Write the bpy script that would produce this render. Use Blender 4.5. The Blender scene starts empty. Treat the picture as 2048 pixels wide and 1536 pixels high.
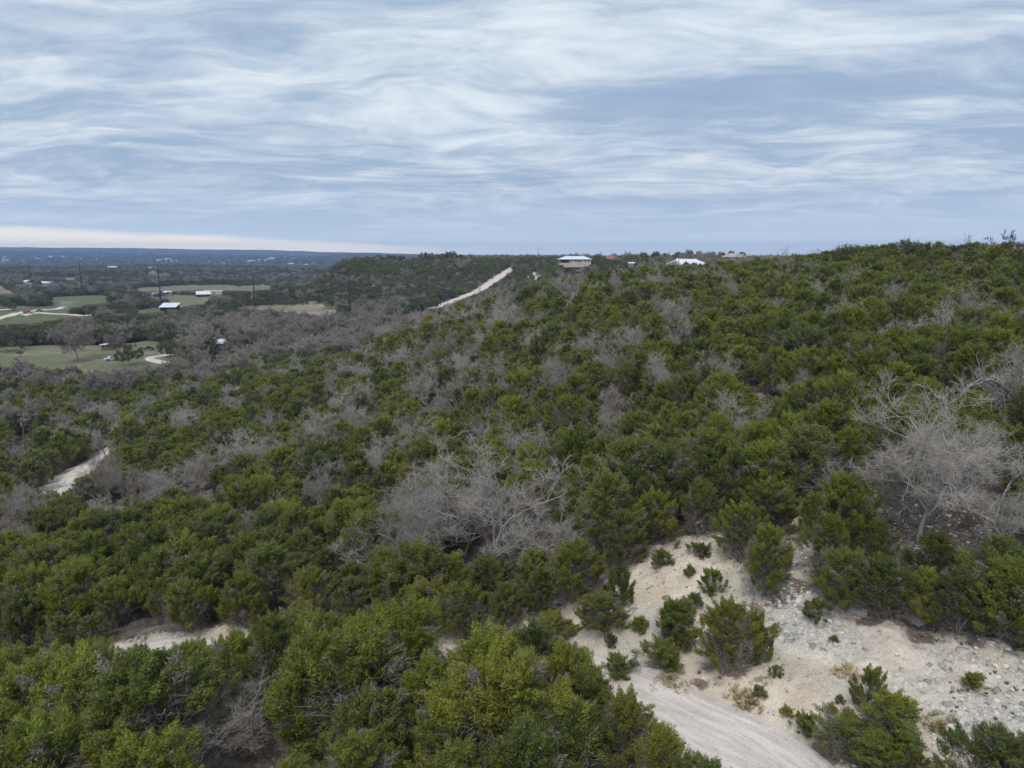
import bpy, math, random
import numpy as np
from mathutils import Vector, Matrix, Euler

random.seed(7)
RNG = np.random.default_rng(11)
R = math.radians
SC = bpy.context.scene
COL = SC.collection

# ------------------------------------------------------------------ camera, sky, sun, exposure
F = 1420.0                      # focal length in pixels of the 2048 px wide photograph
PITCH = R(10.2)
CP, SP = math.cos(PITCH), math.sin(PITCH)
cam_d = bpy.data.cameras.new('camera')
cam = bpy.data.objects.new('camera', cam_d)
COL.objects.link(cam)
cam_d.sensor_width = 36.0
cam_d.lens = F / 2048 * 36.0
cam_d.clip_start = 0.5
cam_d.clip_end = 60000
cam.location = (0, 0, 0)        # heights are measured from the drone
cam.rotation_euler = (R(90) - PITCH, 0, 0)
SC.camera = cam

SUN_EL, SUN_AZ = R(56), R(200)  # azimuth clockwise from +Y (ahead)
sun_d = bpy.data.lights.new('sun', 'SUN')
sun = bpy.data.objects.new('sun', sun_d)
COL.objects.link(sun)
sun_d.energy = 1.5
sun_d.angle = R(24)
sun_d.color = (1.0, 0.965, 0.91)
sdir = Vector((math.sin(SUN_AZ) * math.cos(SUN_EL), math.cos(SUN_AZ) * math.cos(SUN_EL), math.sin(SUN_EL)))
sun.rotation_euler = sdir.to_track_quat('Z', 'Y').to_euler()

SC.view_settings.view_transform = 'Standard'
SC.view_settings.look = 'None'
SC.view_settings.exposure = 0.35
SC.view_settings.gamma = 1.0
SC.view_settings.use_curve_mapping = False
SC.cycles.use_denoising = True
SC.cycles.max_bounces = 5
SC.cycles.diffuse_bounces = 2
SC.cycles.glossy_bounces = 1
SC.cycles.transmission_bounces = 2
SC.cycles.volume_bounces = 0
SC.cycles.transparent_max_bounces = 4
SC.cycles.caustics_reflective = False
SC.cycles.caustics_refractive = False


class NT:
    """small helper for node trees"""
    def __init__(s, tree):
        s.t = tree
        s.n = tree.nodes
        s.l = tree.links

    def node(s, typ, ins=None, **props):
        n = s.n.new(typ)
        for k, v in props.items():
            setattr(n, k, v)
        for k, v in (ins or {}).items():
            s.set(n.inputs[k], v)
        return n

    def set(s, sock, v):
        if isinstance(v, bpy.types.NodeSocket):
            s.l.new(v, sock)
        elif v is not None:
            sock.default_value = v

    def math(s, op, a, b=0.0, c=0.0, clamp=False):
        n = s.node('ShaderNodeMath', {0: a, 1: b, 2: c}, operation=op)
        n.use_clamp = clamp
        return n.outputs[0]

    def mix(s, f, a, b):
        n = s.node('ShaderNodeMix', data_type='RGBA')
        s.set(n.inputs['Factor'], f)
        s.set(n.inputs[6], a if isinstance(a, bpy.types.NodeSocket) else tuple(a) + (1,))
        s.set(n.inputs[7], b if isinstance(b, bpy.types.NodeSocket) else tuple(b) + (1,))
        return n.outputs[2]

    def ramp(s, f, lo, hi):
        n = s.node('ShaderNodeMapRange', {0: f, 1: lo, 2: hi, 3: 0.0, 4: 1.0}, interpolation_type='SMOOTHSTEP')
        return n.outputs[0]

    def noise(s, vec, scale, detail=4.0, rough=0.55, dist=0.0):
        n = s.node('ShaderNodeTexNoise', {'Vector': vec, 'Scale': scale, 'Detail': detail, 'Roughness': rough, 'Distortion': dist})
        return n.outputs['Fac']


def make_world():
    w = bpy.data.worlds.new('World')
    SC.world = w
    w.use_nodes = True
    g = NT(w.node_tree)
    g.n.clear()
    out = g.node('ShaderNodeOutputWorld')
    sky = g.node('ShaderNodeTexSky', sky_type='NISHITA', sun_disc=False, sun_elevation=SUN_EL, sun_rotation=SUN_AZ,
                 altitude=350.0, air_density=1.0, dust_density=1.2, ozone_density=1.0)
    bg1 = g.node('ShaderNodeBackground', {'Color': sky.outputs[0], 'Strength': 0.12})
    tc = g.node('ShaderNodeTexCoord')
    sep = g.node('ShaderNodeSeparateXYZ', {0: tc.outputs['Generated']})
    x, y, z = sep.outputs
    zc = g.math('MAXIMUM', z, 0.0)
    zz = g.math('ADD', zc, 0.10)
    px = g.math('DIVIDE', x, zz)
    py = g.math('DIVIDE', y, zz)
    flat = g.node('ShaderNodeCombineXYZ', {0: px, 1: py, 2: 0.0}).outputs[0]
    # the layered cloud deck: streaks drawn out by the wind, lying on a flat layer overhead
    wv = g.node('ShaderNodeTexNoise', {'Vector': flat, 'Scale': 0.55, 'Detail': 3.0, 'Roughness': 0.5})
    wc = g.node('ShaderNodeVectorMath', {0: wv.outputs['Color'], 1: (0.5, 0.5, 0.5)}, operation='SUBTRACT')
    wc = g.node('ShaderNodeVectorMath', {0: wc.outputs[0], 'Scale': 1.5}, operation='SCALE')
    flat = g.node('ShaderNodeVectorMath', {0: flat, 1: wc.outputs[0]}, operation='ADD').outputs[0]
    rot = g.node('ShaderNodeMapping', {'Vector': flat, 'Rotation': (0, 0, R(14)), 'Scale': (0.8, 1.0, 1.0), 'Location': (3.1, 1.7, 0.0)})
    big = g.noise(rot.outputs[0], 0.70, 3.0, 0.5, 0.8)
    rot2 = g.node('ShaderNodeMapping', {'Vector': flat, 'Rotation': (0, 0, R(-9)), 'Scale': (0.85, 1.45, 1.0), 'Location': (0.4, 5.2, 2.0)})
    mid = g.noise(rot2.outputs[0], 1.7, 7.0, 0.58, 0.5)
    rot3 = g.node('ShaderNodeMapping', {'Vector': flat, 'Rotation': (0, 0, R(24)), 'Scale': (0.8, 1.7, 1.0), 'Location': (7.0, 2.0, 5.0)})
    fine = g.noise(rot3.outputs[0], 4.2, 7.0, 0.62, 0.3)
    v = g.math('MULTIPLY', big, 0.50)
    v = g.math('MULTIPLY_ADD', mid, 0.66, v)
    v = g.math('MULTIPLY_ADD', fine, 0.40, v)
    # contrast fades with distance towards the horizon
    f = g.ramp(v, 0.49, 1.10)
    cr = g.node('ShaderNodeValToRGB', {0: f})
    e = cr.color_ramp.elements
    e[0].position, e[0].color = 0.0, (0.29, 0.39, 0.535, 1)
    e[1].position, e[1].color = 1.0, (0.80, 0.845, 0.875, 1)
    for p, c in ((0.3, (0.38, 0.48, 0.615, 1)), (0.55, (0.52, 0.605, 0.71, 1)), (0.78, (0.67, 0.74, 0.81, 1))):
        q = e.new(p)
        q.color = c
    cloud = cr.outputs[0]
    el = g.math('ARCSINE', z)
    # towards the horizon the sky pales: long paths through lit air
    def horizon(stops):
        n = g.node('ShaderNodeValToRGB', {0: g.math('DIVIDE', el, R(8.0))})
        q = n.color_ramp.elements
        q[0].position, q[0].color = 0.0, stops[0][1] + (1,)
        q[1].position, q[1].color = 1.0, stops[-1][1] + (1,)
        for p, c in stops[1:-1]:
            q.new(p / 8.0).color = c + (1,)
        return n.outputs[0]
    hcol = horizon([(0, (1.10, 1.22, 1.28)), (0.9, (1.02, 1.14, 1.22)), (2.0, (0.66, 0.79, 0.94)), (4.0, (0.50, 0.62, 0.79)), (8.0, (0.43, 0.55, 0.71))])
    hclear = horizon([(0, (1.95, 1.76, 1.33)), (0.9, (1.78, 1.62, 1.26)), (2.0, (1.06, 1.01, 0.91)), (4.0, (0.9, 0.86, 0.82)), (8.0, (0.8, 0.8, 0.8))])
    hz = g.ramp(el, R(6.5), R(0.2))
    cloud = g.mix(g.math('MULTIPLY', hz, 0.90), cloud, hcol)
    # the deck ends far off to one side: pale clear sky below its edge
    az = g.math('ARCTAN2', x, y)
    wob = g.noise(g.node('ShaderNodeCombineXYZ', {0: g.math('MULTIPLY', az, 5.0), 1: g.math('MULTIPLY', el, 60.0), 2: 0.0}).outputs[0], 2.2, 5.0, 0.6)
    thr = g.math('MULTIPLY_ADD', az, -0.040, 0.0085)
    thr = g.math('MINIMUM', thr, 0.032)
    thr = g.math('MULTIPLY_ADD', g.math('SUBTRACT', wob, 0.5), 0.012, thr)
    under = g.math('SUBTRACT', thr, el)
    clear = g.ramp(under, -0.0042, 0.0040)
    cloud = g.mix(g.math('MULTIPLY', clear, g.math('MULTIPLY', g.ramp(az, 0.0, -0.30), 0.97)), cloud, hclear)
    bg2 = g.node('ShaderNodeBackground', {'Color': cloud, 'Strength': 0.88})
    gap = g.math('MULTIPLY_ADD', g.ramp(v, 0.74, 0.54), -0.12, 0.97)
    mx = g.node('ShaderNodeMixShader', {0: gap, 1: bg1.outputs[0], 2: bg2.outputs[0]})
    g.l.new(mx.outputs[0], out.inputs['Surface'])


make_world()


# ------------------------------------------------------------------ numeric helpers
def vnoise(x, y, seed=0):
    xi = np.floor(x).astype(np.int64)
    yi = np.floor(y).astype(np.int64)
    fx, fy = x - xi, y - yi
    ux, uy = fx * fx * (3 - 2 * fx), fy * fy * (3 - 2 * fy)

    def h(a, b):
        n = (a * 374761393 + b * 668265263 + seed * 974634) & 0x7fffffff
        n = ((n ^ (n >> 13)) * 1274126177) & 0x7fffffff
        n = n ^ (n >> 16)
        return (n & 0xffff) / 65535.0
    a, b = h(xi, yi), h(xi + 1, yi)
    c, d = h(xi, yi + 1), h(xi + 1, yi + 1)
    return (a * (1 - ux) + b * ux) * (1 - uy) + (c * (1 - ux) + d * ux) * uy


def fbm(x, y, wl, octs=4, seed=0, rough=0.5):
    x = np.asarray(x, float)
    y = np.asarray(y, float)
    s, a, t = 0.0, 1.0, 0.0
    for k in range(octs):
        m = 2 ** k / wl
        s = s + a * vnoise(x * m + 17.3 * k, y * m - 9.1 * k, seed + k)
        t += a
        a *= rough
    return s / t - 0.5


def pchip(xs, ys, xq):
    xs, ys, xq = np.asarray(xs, float), np.asarray(ys, float), np.asarray(xq, float)
    h = np.diff(xs)
    d = np.diff(ys) / h
    m = np.zeros_like(ys)
    m[0], m[-1] = d[0], d[-1]
    for i in range(1, len(xs) - 1):
        if d[i - 1] * d[i] > 0:
            w1, w2 = 2 * h[i] + h[i - 1], h[i] + 2 * h[i - 1]
            m[i] = (w1 + w2) / (w1 / d[i - 1] + w2 / d[i])
    xq = np.clip(xq, xs[0], xs[-1])
    i = np.clip(np.searchsorted(xs, xq, side='right') - 1, 0, len(xs) - 2)
    t = (xq - xs[i]) / h[i]
    t2, t3 = t * t, t * t * t
    return ((2 * t3 - 3 * t2 + 1) * ys[i] + (t3 - 2 * t2 + t) * h[i] * m[i] + (-2 * t3 + 3 * t2) * ys[i + 1] + (t3 - t2) * h[i] * m[i + 1])


# ------------------------------------------------------------------ the lie of the land: profiles along bearings (distance, height below the drone)
FAR = [(2600, -54), (3500, -58), (5000, -30)]
PROFILES = {
    -900: [(12, -23), (30, -29), (50, -34), (80, -40), (120, -45), (160, -46), (1000, -46), (1900, -32), (2600, -58), (3500, -62), (5000, -20), (7200, 45), (9500, 118), (15000, 120)],
    -400: [(12, -22), (30, -27), (50, -31), (80, -37), (120, -43), (160, -46), (1000, -46), (1300, -42), (1900, -30), (2600, -58), (3500, -62), (5000, -20), (7200, 42), (9500, 116), (15000, 120)],
    0: [(12, -21), (34, -26), (48, -28.3), (79, -33), (110, -37.5), (145, -42), (200, -45), (342, -46), (1000, -45), (1300, -41), (1900, -28), (2600, -58), (3500, -62), (5000, -20), (7200, 40), (9500, 113), (15000, 115)],
    300: [(12, -20.5), (30, -23.6), (44, -25.6), (62, -29), (93, -33), (150, -36.5), (210, -42), (260, -45), (640, -46), (1000, -45), (1300, -43), (1900, -31), (2600, -56), (3500, -60), (5000, -15), (7200, 25), (9500, 96), (15000, 98)],
    600: [(12, -20), (30, -23), (44, -25), (60, -26.8), (101, -29.5), (150, -31), (190, -33), (240, -39), (290, -45), (450, -45), (640, -44), (700, -39), (750, -35), (800, -37), (1000, -46), (1300, -46), (1900, -42), (2600, -54), (3500, -58), (5000, -12), (7200, 2), (9500, 66), (15000, 68)],
    645: [(12, -20), (30, -22.8), (44, -24.8), (60, -26.3), (101, -29), (150, -30), (190, -31.5), (240, -38.5), (295, -45), (450, -45), (640, -42.5), (700, -34), (745, -23), (800, -24), (900, -42), (1300, -46), (1900, -43), (2600, -54), (3500, -58), (5000, -18), (7200, 0), (9500, 52), (15000, 54)],
    695: [(12, -20), (30, -22.7), (44, -24.6), (60, -26), (101, -28.5), (150, -29), (190, -30), (240, -38), (300, -45), (450, -45), (560, -44), (640, -41), (700, -30), (780, -8.5), (850, -9), (950, -32), (1300, -46), (2600, -54), (3500, -58), (5000, -25), (9500, 42), (15000, 44)],
    800: [(12, -19.7), (30, -22.3), (45, -24.2), (60, -25.5), (101, -27.5), (155, -27.5), (200, -23.5), (245, -32), (310, -43), (450, -45), (560, -43), (650, -36), (740, -14), (800, -7.5), (900, -8), (1050, -22), (1400, -46), (2600, -54), (3500, -58), (5000, -28), (9500, 28), (15000, 30)],
    900: [(12, -19.5), (30, -22), (45, -23.5), (60, -24.6), (100, -25.8), (155, -23.5), (195, -19), (240, -25), (300, -37), (400, -45), (560, -42), (650, -34), (740, -13), (800, -7), (900, -7), (1100, -15), (1400, -45), (2600, -54), (3500, -58), (5000, -30), (9500, 14), (15000, 16)],
    1024: [(12, -19), (30, -21.5), (42, -22.5), (52, -23), (75, -22.6), (103, -21.2), (162, -17.5), (190, -15), (230, -18), (300, -32), (400, -42), (560, -40), (650, -29), (720, -14.5), (780, -7), (900, -6), (1100, -12), (1500, -45), (2600, -54), (3500, -58), (5000, -30), (9500, 8), (15000, 10)],
    1200: [(12, -18.5), (28, -20.5), (37, -20.5), (43, -19.6), (60, -18.5), (100, -16), (150, -13), (220, -10.5), (280, -14), (350, -24), (450, -30), (540, -22), (595, -7.5), (640, -6), (900, -6), (1500, -30), (2600, -54), (5000, -30), (9500, 4), (15000, 6)],
    1375: [(12, -18), (27, -19.5), (43, -18), (60, -16.5), (100, -13.5), (150, -11), (235, -9), (300, -10.5), (400, -11.5), (470, -8.5), (640, -6), (900, -7), (1500, -25), (2600, -54), (5000, -30), (9500, 4), (15000, 6)],
    1600: [(12, -17.8), (25, -18.8), (33, -17.7), (47, -16), (78, -13.6), (133, -10), (170, -7.4), (210, -5.4), (300, -7.5), (500, -9), (700, -7), (1500, -20), (2600, -54), (5000, -30), (9500, 4), (15000, 6)],
    1800: [(12, -17.5), (25, -18), (33, -16.7), (42, -15.2), (60, -13), (100, -9), (140, -5.7), (180, -3.6), (300, -5), (600, -8), (1500, -20), (2600, -54), (5000, -30), (9500, 4), (15000, 6)],
    2048: [(12, -17.5), (24, -17.8), (31, -16.8), (42, -14.2), (60, -11.5), (100, -7.5), (130, -4.6), (160, -3.0), (300, -4), (600, -8), (1500, -20), (2600, -54), (5000, -30), (9500, 4), (15000, 6)],
    2700: [(12, -17), (24, -17), (42, -12.5), (60, -9.5), (100, -5), (150, -1.5), (300, -2), (600, -6), (1500, -20), (2600, -54), (5000, -30), (9500, 4), (15000, 6)],
}
LG = np.linspace(math.log(12), math.log(15000), 420)
PG = np.linspace(-900, 2700, 361)
_pk = sorted(PROFILES)
_cols = np.array([pchip(np.log([a for a, b in PROFILES[k]]), [b for a, b in PROFILES[k]], LG) for k in _pk])
ZT = np.array([pchip(_pk, _cols[:, j], PG) for j in range(len(LG))])       # [logY, px]


def base_z(X, Y):
    X = np.asarray(X, float)
    Y = np.asarray(Y, float)
    Ye = np.clip(Y, 12, 15000)
    j = (np.log(Ye) - LG[0]) / (LG[1] - LG[0])
    j0 = np.clip(np.floor(j).astype(int), 0, len(LG) - 2)
    tj = j - j0
    Z = np.full(np.broadcast(X, Ye).shape, -20.0)
    for _ in range(4):
        px = 1024 + F * X / (Ye * CP - Z * SP)
        i = np.clip((px - PG[0]) / (PG[1] - PG[0]), 0, len(PG) - 1.001)
        i0 = np.floor(i).astype(int)
        ti = i - i0
        Z = ((ZT[j0, i0] * (1 - ti) + ZT[j0, i0 + 1] * ti) * (1 - tj) + (ZT[j0 + 1, i0] * (1 - ti) + ZT[j0 + 1, i0 + 1] * ti) * tj)
    return Z


def project(X, Y, Z):
    zc = Y * CP - Z * SP
    return 1024 + F * X / zc, 768 - F * (Y * SP + Z * CP) / zc


def dist_poly(X, Y, pts):
    """distance of points to a polyline, and the parameter along it"""
    best = np.full(np.shape(X), 1e9)
    for (x0, y0), (x1, y1) in zip(pts[:-1], pts[1:]):
        dx, dy = x1 - x0, y1 - y0
        t = np.clip(((X - x0) * dx + (Y - y0) * dy) / (dx * dx + dy * dy + 1e-9), 0, 1)
        best = np.minimum(best, np.hypot(X - x0 - t * dx, Y - y0 - t * dy))
    return best


def in_poly(X, Y, pts):
    c = np.zeros(np.shape(X), bool)
    n = len(pts)
    for i in range(n):
        x0, y0 = pts[i]
        x1, y1 = pts[(i + 1) % n]
        k = ((y0 > Y) != (y1 > Y)) & (X < (x1 - x0) * (Y - y0) / ((y1 - y0) if y1 != y0 else 1e-9) + x0)
        c ^= k
    return c


def poly_soft(X, Y, pts, w):
    """1 inside, fading to 0 over w metres outside"""
    ins = in_poly(X, Y, pts)
    d = dist_poly(X, Y, list(pts) + [pts[0]])
    return np.where(ins, 1.0, np.clip(1 - d / w, 0, 1))


_LY = np.exp(np.linspace(math.log(13), math.log(14000), 2600))


def ray(px, py, zfun=base_z, lift=0.0):
    """the first ground point a sight line through a picture point meets: (X, Y, Z)"""
    t = (768 - py) / F
    k = (t * CP - SP) / (CP + t * SP)           # Z per Y
    zc = CP - k * SP
    X = (px - 1024) / F * _LY * zc
    Z = k * _LY
    g = zfun(X, _LY) + lift
    b = np.nonzero(Z < g)[0]
    i = b[0] if len(b) else len(_LY) - 1
    return float(X[i]), float(_LY[i]), float(g[i])


def W(px, py):
    p = ray(px, py)
    return p[0], p[1]


# tracks, clearings and fields, laid out on the ground
ROAD = [W(*p) for p in ((1690, 1690), (1600, 1580), (1490, 1502), (1390, 1450), (1250, 1392), (1090, 1345), (900, 1318), (740, 1308), (600, 1300), (450, 1296), (320, 1310), (190, 1335), (70, 1368), (-90, 1420))]
TRACK = [W(*p) for p in ((262, 868), (222, 893), (205, 911), (172, 934), (142, 955), (116, 982), (98, 1004), (80, 1030))]
TRACK_B = [W(*p) for p in ((470, 782), (492, 768), (520, 757))]
MESA = [W(*p) for p in ((800, 633), (850, 620), (890, 607), (922, 594), (950, 583), (972, 571), (990, 558), (1010, 545), (1022, 537), (1040, 531))]
DRIVE = [W(*p) for p in ((365, 727), (345, 722), (318, 721), (300, 716), (303, 711), (325, 708), (352, 706))]
VROAD = [W(*p) for p in ((-20, 642), (20, 634), (50, 627), (80, 622), (110, 619), (128, 614))]
VROAD_B = [W(*p) for p in ((42, 634), (70, 628), (120, 629), (160, 633), (190, 633))]
VROAD_C = [W(*p) for p in ((-20, 619), (30, 620))]
CLEAR = [W(*p) for p in ((1075, 1235), (1150, 1195), (1215, 1180), (1285, 1118), (1350, 1085), (1440, 1080), (1470, 1110), (1500, 1185), (1560, 1205), (1640, 1215), (1750, 1232), (1880, 1250), (2048, 1292), (2250, 1350), (2400, 1700), (1400, 1700), (1300, 1420), (1180, 1345))]
GULLY = [W(*p) for p in ((1500, 1180), (1550, 1095), (1600, 1010), (1650, 955), (1700, 985), (1640, 1060), (1620, 1140), (1600, 1215))]
OAKFLOOR = [W(*p) for p in ((1690, 960), (1800, 985), (1960, 975), (1985, 1075), (1850, 1110), (1720, 1085))]
SCREE = [W(*p) for p in ((1478, 772), (1510, 760), (1545, 765), (1552, 785), (1510, 792))]
FIELDS = {   # outline in the photograph -> grass / dry
    'g1': ([(-40, 700), (60, 690), (180, 690), (300, 684), (312, 706), (290, 745), (215, 757), (150, 735), (-40, 742)], 0.56, 0.8),
    'g2': ([(-40, 616), (60, 612), (120, 614), (128, 636), (60, 647), (-40, 650)], 0.8, 0.3),
    'g3': ([(95, 597), (185, 594), (232, 601), (210, 606), (178, 609), (140, 615), (112, 606)], 0.8, 0.4),
    'g4': ([(262, 577), (320, 574), (420, 572), (520, 573), (560, 577), (500, 582), (430, 581), (340, 583), (285, 584)], 0.55, 0.75),
    'g5': ([(270, 621), (322, 614), (330, 622), (275, 628)], 1.0, 0.0),
    'g6': ([(335, 601), (352, 590), (412, 595), (412, 608), (360, 613)], 0.55, 0.6),
    'd1': ([(490, 612), (560, 608), (640, 603), (672, 617), (668, 634), (600, 628), (540, 620), (490, 618)], 0.25, 1.0),
    'd2': ([(-40, 572), (0, 573), (32, 584), (20, 590), (-40, 590)], 0.0, 1.0),
    'g7': ([(215, 742), (300, 730), (330, 740), (260, 757)], 1.0, 0.0),
}
FPOLY = {k: ([W(*p) for p in v[0]], v[1], v[2]) for k, v in FIELDS.items()}
BLUFF = [W(*p) for p in ((665, 570), (700, 562), (738, 566), (742, 580), (715, 583), (680, 578))]
MESABARE = [W(*p) for p in ((1056, 560), (1066, 545), (1078, 552), (1070, 580), (1060, 585))]


DUFF_SHADE = []          # (x, y, radius): needle litter under the clearing's bushes, widened to paint in contact shade
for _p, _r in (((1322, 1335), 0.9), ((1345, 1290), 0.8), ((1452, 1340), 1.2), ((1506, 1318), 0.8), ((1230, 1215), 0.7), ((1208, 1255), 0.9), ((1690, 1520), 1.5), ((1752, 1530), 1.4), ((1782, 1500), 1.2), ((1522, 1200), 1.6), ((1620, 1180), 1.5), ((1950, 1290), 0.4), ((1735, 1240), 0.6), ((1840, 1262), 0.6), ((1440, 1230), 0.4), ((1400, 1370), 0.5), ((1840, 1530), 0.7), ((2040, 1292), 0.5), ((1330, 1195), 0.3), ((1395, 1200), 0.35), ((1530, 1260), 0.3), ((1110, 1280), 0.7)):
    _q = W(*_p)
    DUFF_SHADE.append((_q[0], _q[1], _r))
ROCKY = [W(*p) for p in ((1570, 1195), (1700, 1240), (1880, 1262), (2048, 1305), (2200, 1340), (2200, 1540), (1960, 1470), (1850, 1440), (1740, 1340), (1640, 1290))]


def clearing_marks(X, Y):
    X = np.asarray(X, float)
    Y = np.asarray(Y, float)
    duff_shade = np.zeros(X.shape)
    rock = np.zeros(X.shape)
    m = (Y > 15) & (Y < 62)
    x, y = X[m], Y[m]
    d = np.zeros(x.shape)
    for a, b, r in DUFF_SHADE:
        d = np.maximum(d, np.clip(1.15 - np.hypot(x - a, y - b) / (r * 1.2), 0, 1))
    duff_shade[m] = np.clip(d * (1.0 + 2.4 * fbm(x, y, 1.1, 4, 301)), 0, 1)
    rock[m] = np.clip(poly_soft(x, y, ROCKY, 2.5) * (0.85 + 1.8 * fbm(x, y, 3.5, 3, 302)), 0, 1)
    return duff_shade, rock


def cover(X, Y):
    """bare soil, green grass, dry grass, each 0..1"""
    X = np.asarray(X, float)
    Y = np.asarray(Y, float)
    n1 = fbm(X, Y, 5.0, 4, 31)
    n2 = fbm(X, Y, 40.0, 4, 57)
    bare = np.zeros(X.shape)
    green = np.zeros(X.shape)
    dry = np.zeros(X.shape)
    near = (Y < 150) & (Y > 5)
    if near.any():
        x, y = X[near], Y[near]
        b = poly_soft(x, y, CLEAR, 2.0) * np.clip(0.50 + 0.26 * dist_poly(x, y, CLEAR + [CLEAR[0]]), 0, 1)
        b = np.maximum(b, 0.55 * poly_soft(x, y, GULLY, 1.5))
        b = np.maximum(b, 0.26 * poly_soft(x, y, OAKFLOOR, 3.0))
        b = np.maximum(b, 0.5 * poly_soft(x, y, SCREE, 2.0))
        dr = dist_poly(x, y, ROAD)
        b = np.maximum(b, np.clip(np.where(x < -3, 4.3 - dr, 6.2 - dr) / 2.6, 0, 1))
        dt = dist_poly(x, y, TRACK)
        b = np.maximum(b, np.clip((4.2 - dt) / 2.0, 0, 1))
        bare[near] = np.clip(b + n1[near] * 0.7 * (b > 0.02), 0, 1)
    mid = (Y >= 120) & (Y < 1300)
    if mid.any():
        x, y = X[mid], Y[mid]
        b = np.zeros(x.shape)
        for ln, w in ((TRACK, 2.6), (TRACK_B, 4), (MESA, 6.0), (DRIVE, 3.5), (VROAD, 5), (VROAD_B, 4)):
            b = np.maximum(b, np.clip((w - dist_poly(x, y, ln)) / 2.5, 0, 1))
        b = np.maximum(b, np.clip(poly_soft(x, y, BLUFF, 12) * (0.3 + 6.0 * fbm(x, y, 11, 3, 5)), 0, 1))
        b = np.maximum(b, np.clip(poly_soft(x, y, MESABARE, 6) * (0.62 + 4.0 * fbm(x, y, 10, 3, 5)), 0, 1))
        bare[mid] = b
        gg = np.zeros(x.shape)
        dd = np.zeros(x.shape)
        for k, (pl, a, d) in FPOLY.items():
            m = poly_soft(x, y, pl, 13)
            m = np.clip(m * 1.5 - 0.42 + fbm(x, y, 26, 4, 501) * 1.1 * (m > 0.01), 0, 1)
            gg = np.maximum(gg, m * a)
            dd = np.maximum(dd, m * d)
        green[mid] = gg
        dry[mid] = dd
    # scattered openings in the valley beyond
    far = (Y > 600) & (Y < 9000)
    if far.any():
        x, y = X[far], Y[far]
        v = fbm(x, y, 160, 3, 77)
        on = base_z(x, y) < -20
        d = np.clip((v - np.where(y < 2400, 0.10, 0.17)) * 8, 0, 0.8) * (y > 900) * on
        dry[far] = np.maximum(dry[far], d)
        v2 = fbm(x + 900, y * 0.55, 220, 3, 99)
        green[far] = np.maximum(green[far], np.clip((v2 - 0.2) * 9, 0, 0.7) * (y > 1000) * on)
    return bare, green, dry


def ground_z(X, Y):
    X = np.asarray(X, float)
    Y = np.asarray(Y, float)
    z = base_z(X, Y)
    dist = np.hypot(X, Y)
    amp = np.clip(dist / 260, 0.22, 1.0)
    n = fbm(X, Y, 55.0, 3, 3) * np.clip((dist - 60) / 300, 0, 1) * 5.0
    n = n + fbm(X, Y, 9.0, 3, 8) * 1.1 * amp
    far = np.clip((dist - 900) / 1600, 0, 1)
    n = n + fbm(X, Y, 420.0, 4, 21) * 26.0 * far + fbm(X, Y, 1500.0, 3, 41) * 55.0 * np.clip((dist - 3000) / 2500, 0, 1) * np.clip((9300 - dist) / 2500, 0, 1)
    flat = np.clip(dist_poly(X, Y, ROAD) / 5.0, 0.15, 1) if np.size(X) < 5 else 1.0
    return z + n * flat


def ground_full(X, Y):
    """ground with the small relief of the bare slope"""
    z = ground_z(X, Y)
    X = np.asarray(X, float)
    Y = np.asarray(Y, float)
    near = (Y < 75) & (Y > 5)
    if near.any():
        x, y = X[near], Y[near]
        dr = dist_poly(x, y, ROAD)
        k = np.clip((dr - 1.5) / 3.0, 0.12, 1)
        rid = (0.5 - np.abs(fbm(x + 0.4 * y, y, 3.2, 4, 71))) * 2        # small gullies
        z[near] += (fbm(x, y, 1.6, 5, 61, 0.6) * 0.44 + (rid - 0.8) * 0.55 + np.floor(fbm(x, y, 5.5, 3, 23) * 9) * 0.05) * k
        z[near] += poly_soft(x, y, ROCKY, 2.5) * (fbm(x, y, 0.75, 3, 311, 0.7) * 0.30 + np.floor(fbm(x, y, 3.0, 3, 312) * 10) * 0.06)
        # the cut bank above the road
        z[near] += 0.5 * np.exp(-((dr - 4.4) / 1.3) ** 2) * (y > 15) * (0.6 + fbm(x, y, 6, 2, 19))
    return z


def gz(x, y):
    return float(ground_full(np.array([x]), np.array([y]))[0])


def hit(px, py, lift=0.0):
    return ray(px, py, ground_full, lift)


# ------------------------------------------------------------------ object helpers
def tag(o, label=None, cat=None, group=None, kind=None):
    if label:
        o['label'] = label
    if cat:
        o['category'] = cat
    if group:
        o['group'] = group
    if kind:
        o['kind'] = kind
    return o


def empty(name, loc, rz=0.0, label=None, cat=None, group=None):
    o = bpy.data.objects.new(name, None)
    o.empty_display_size = 0.5
    COL.objects.link(o)
    o.location = loc
    o.rotation_euler = (0, 0, rz)
    return tag(o, label, cat, group)


def link(name, me, parent=None, loc=None):
    o = bpy.data.objects.new(name, me)
    COL.objects.link(o)
    if parent:
        o.parent = parent
    if loc is not None:
        o.location = loc
    return o


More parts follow.
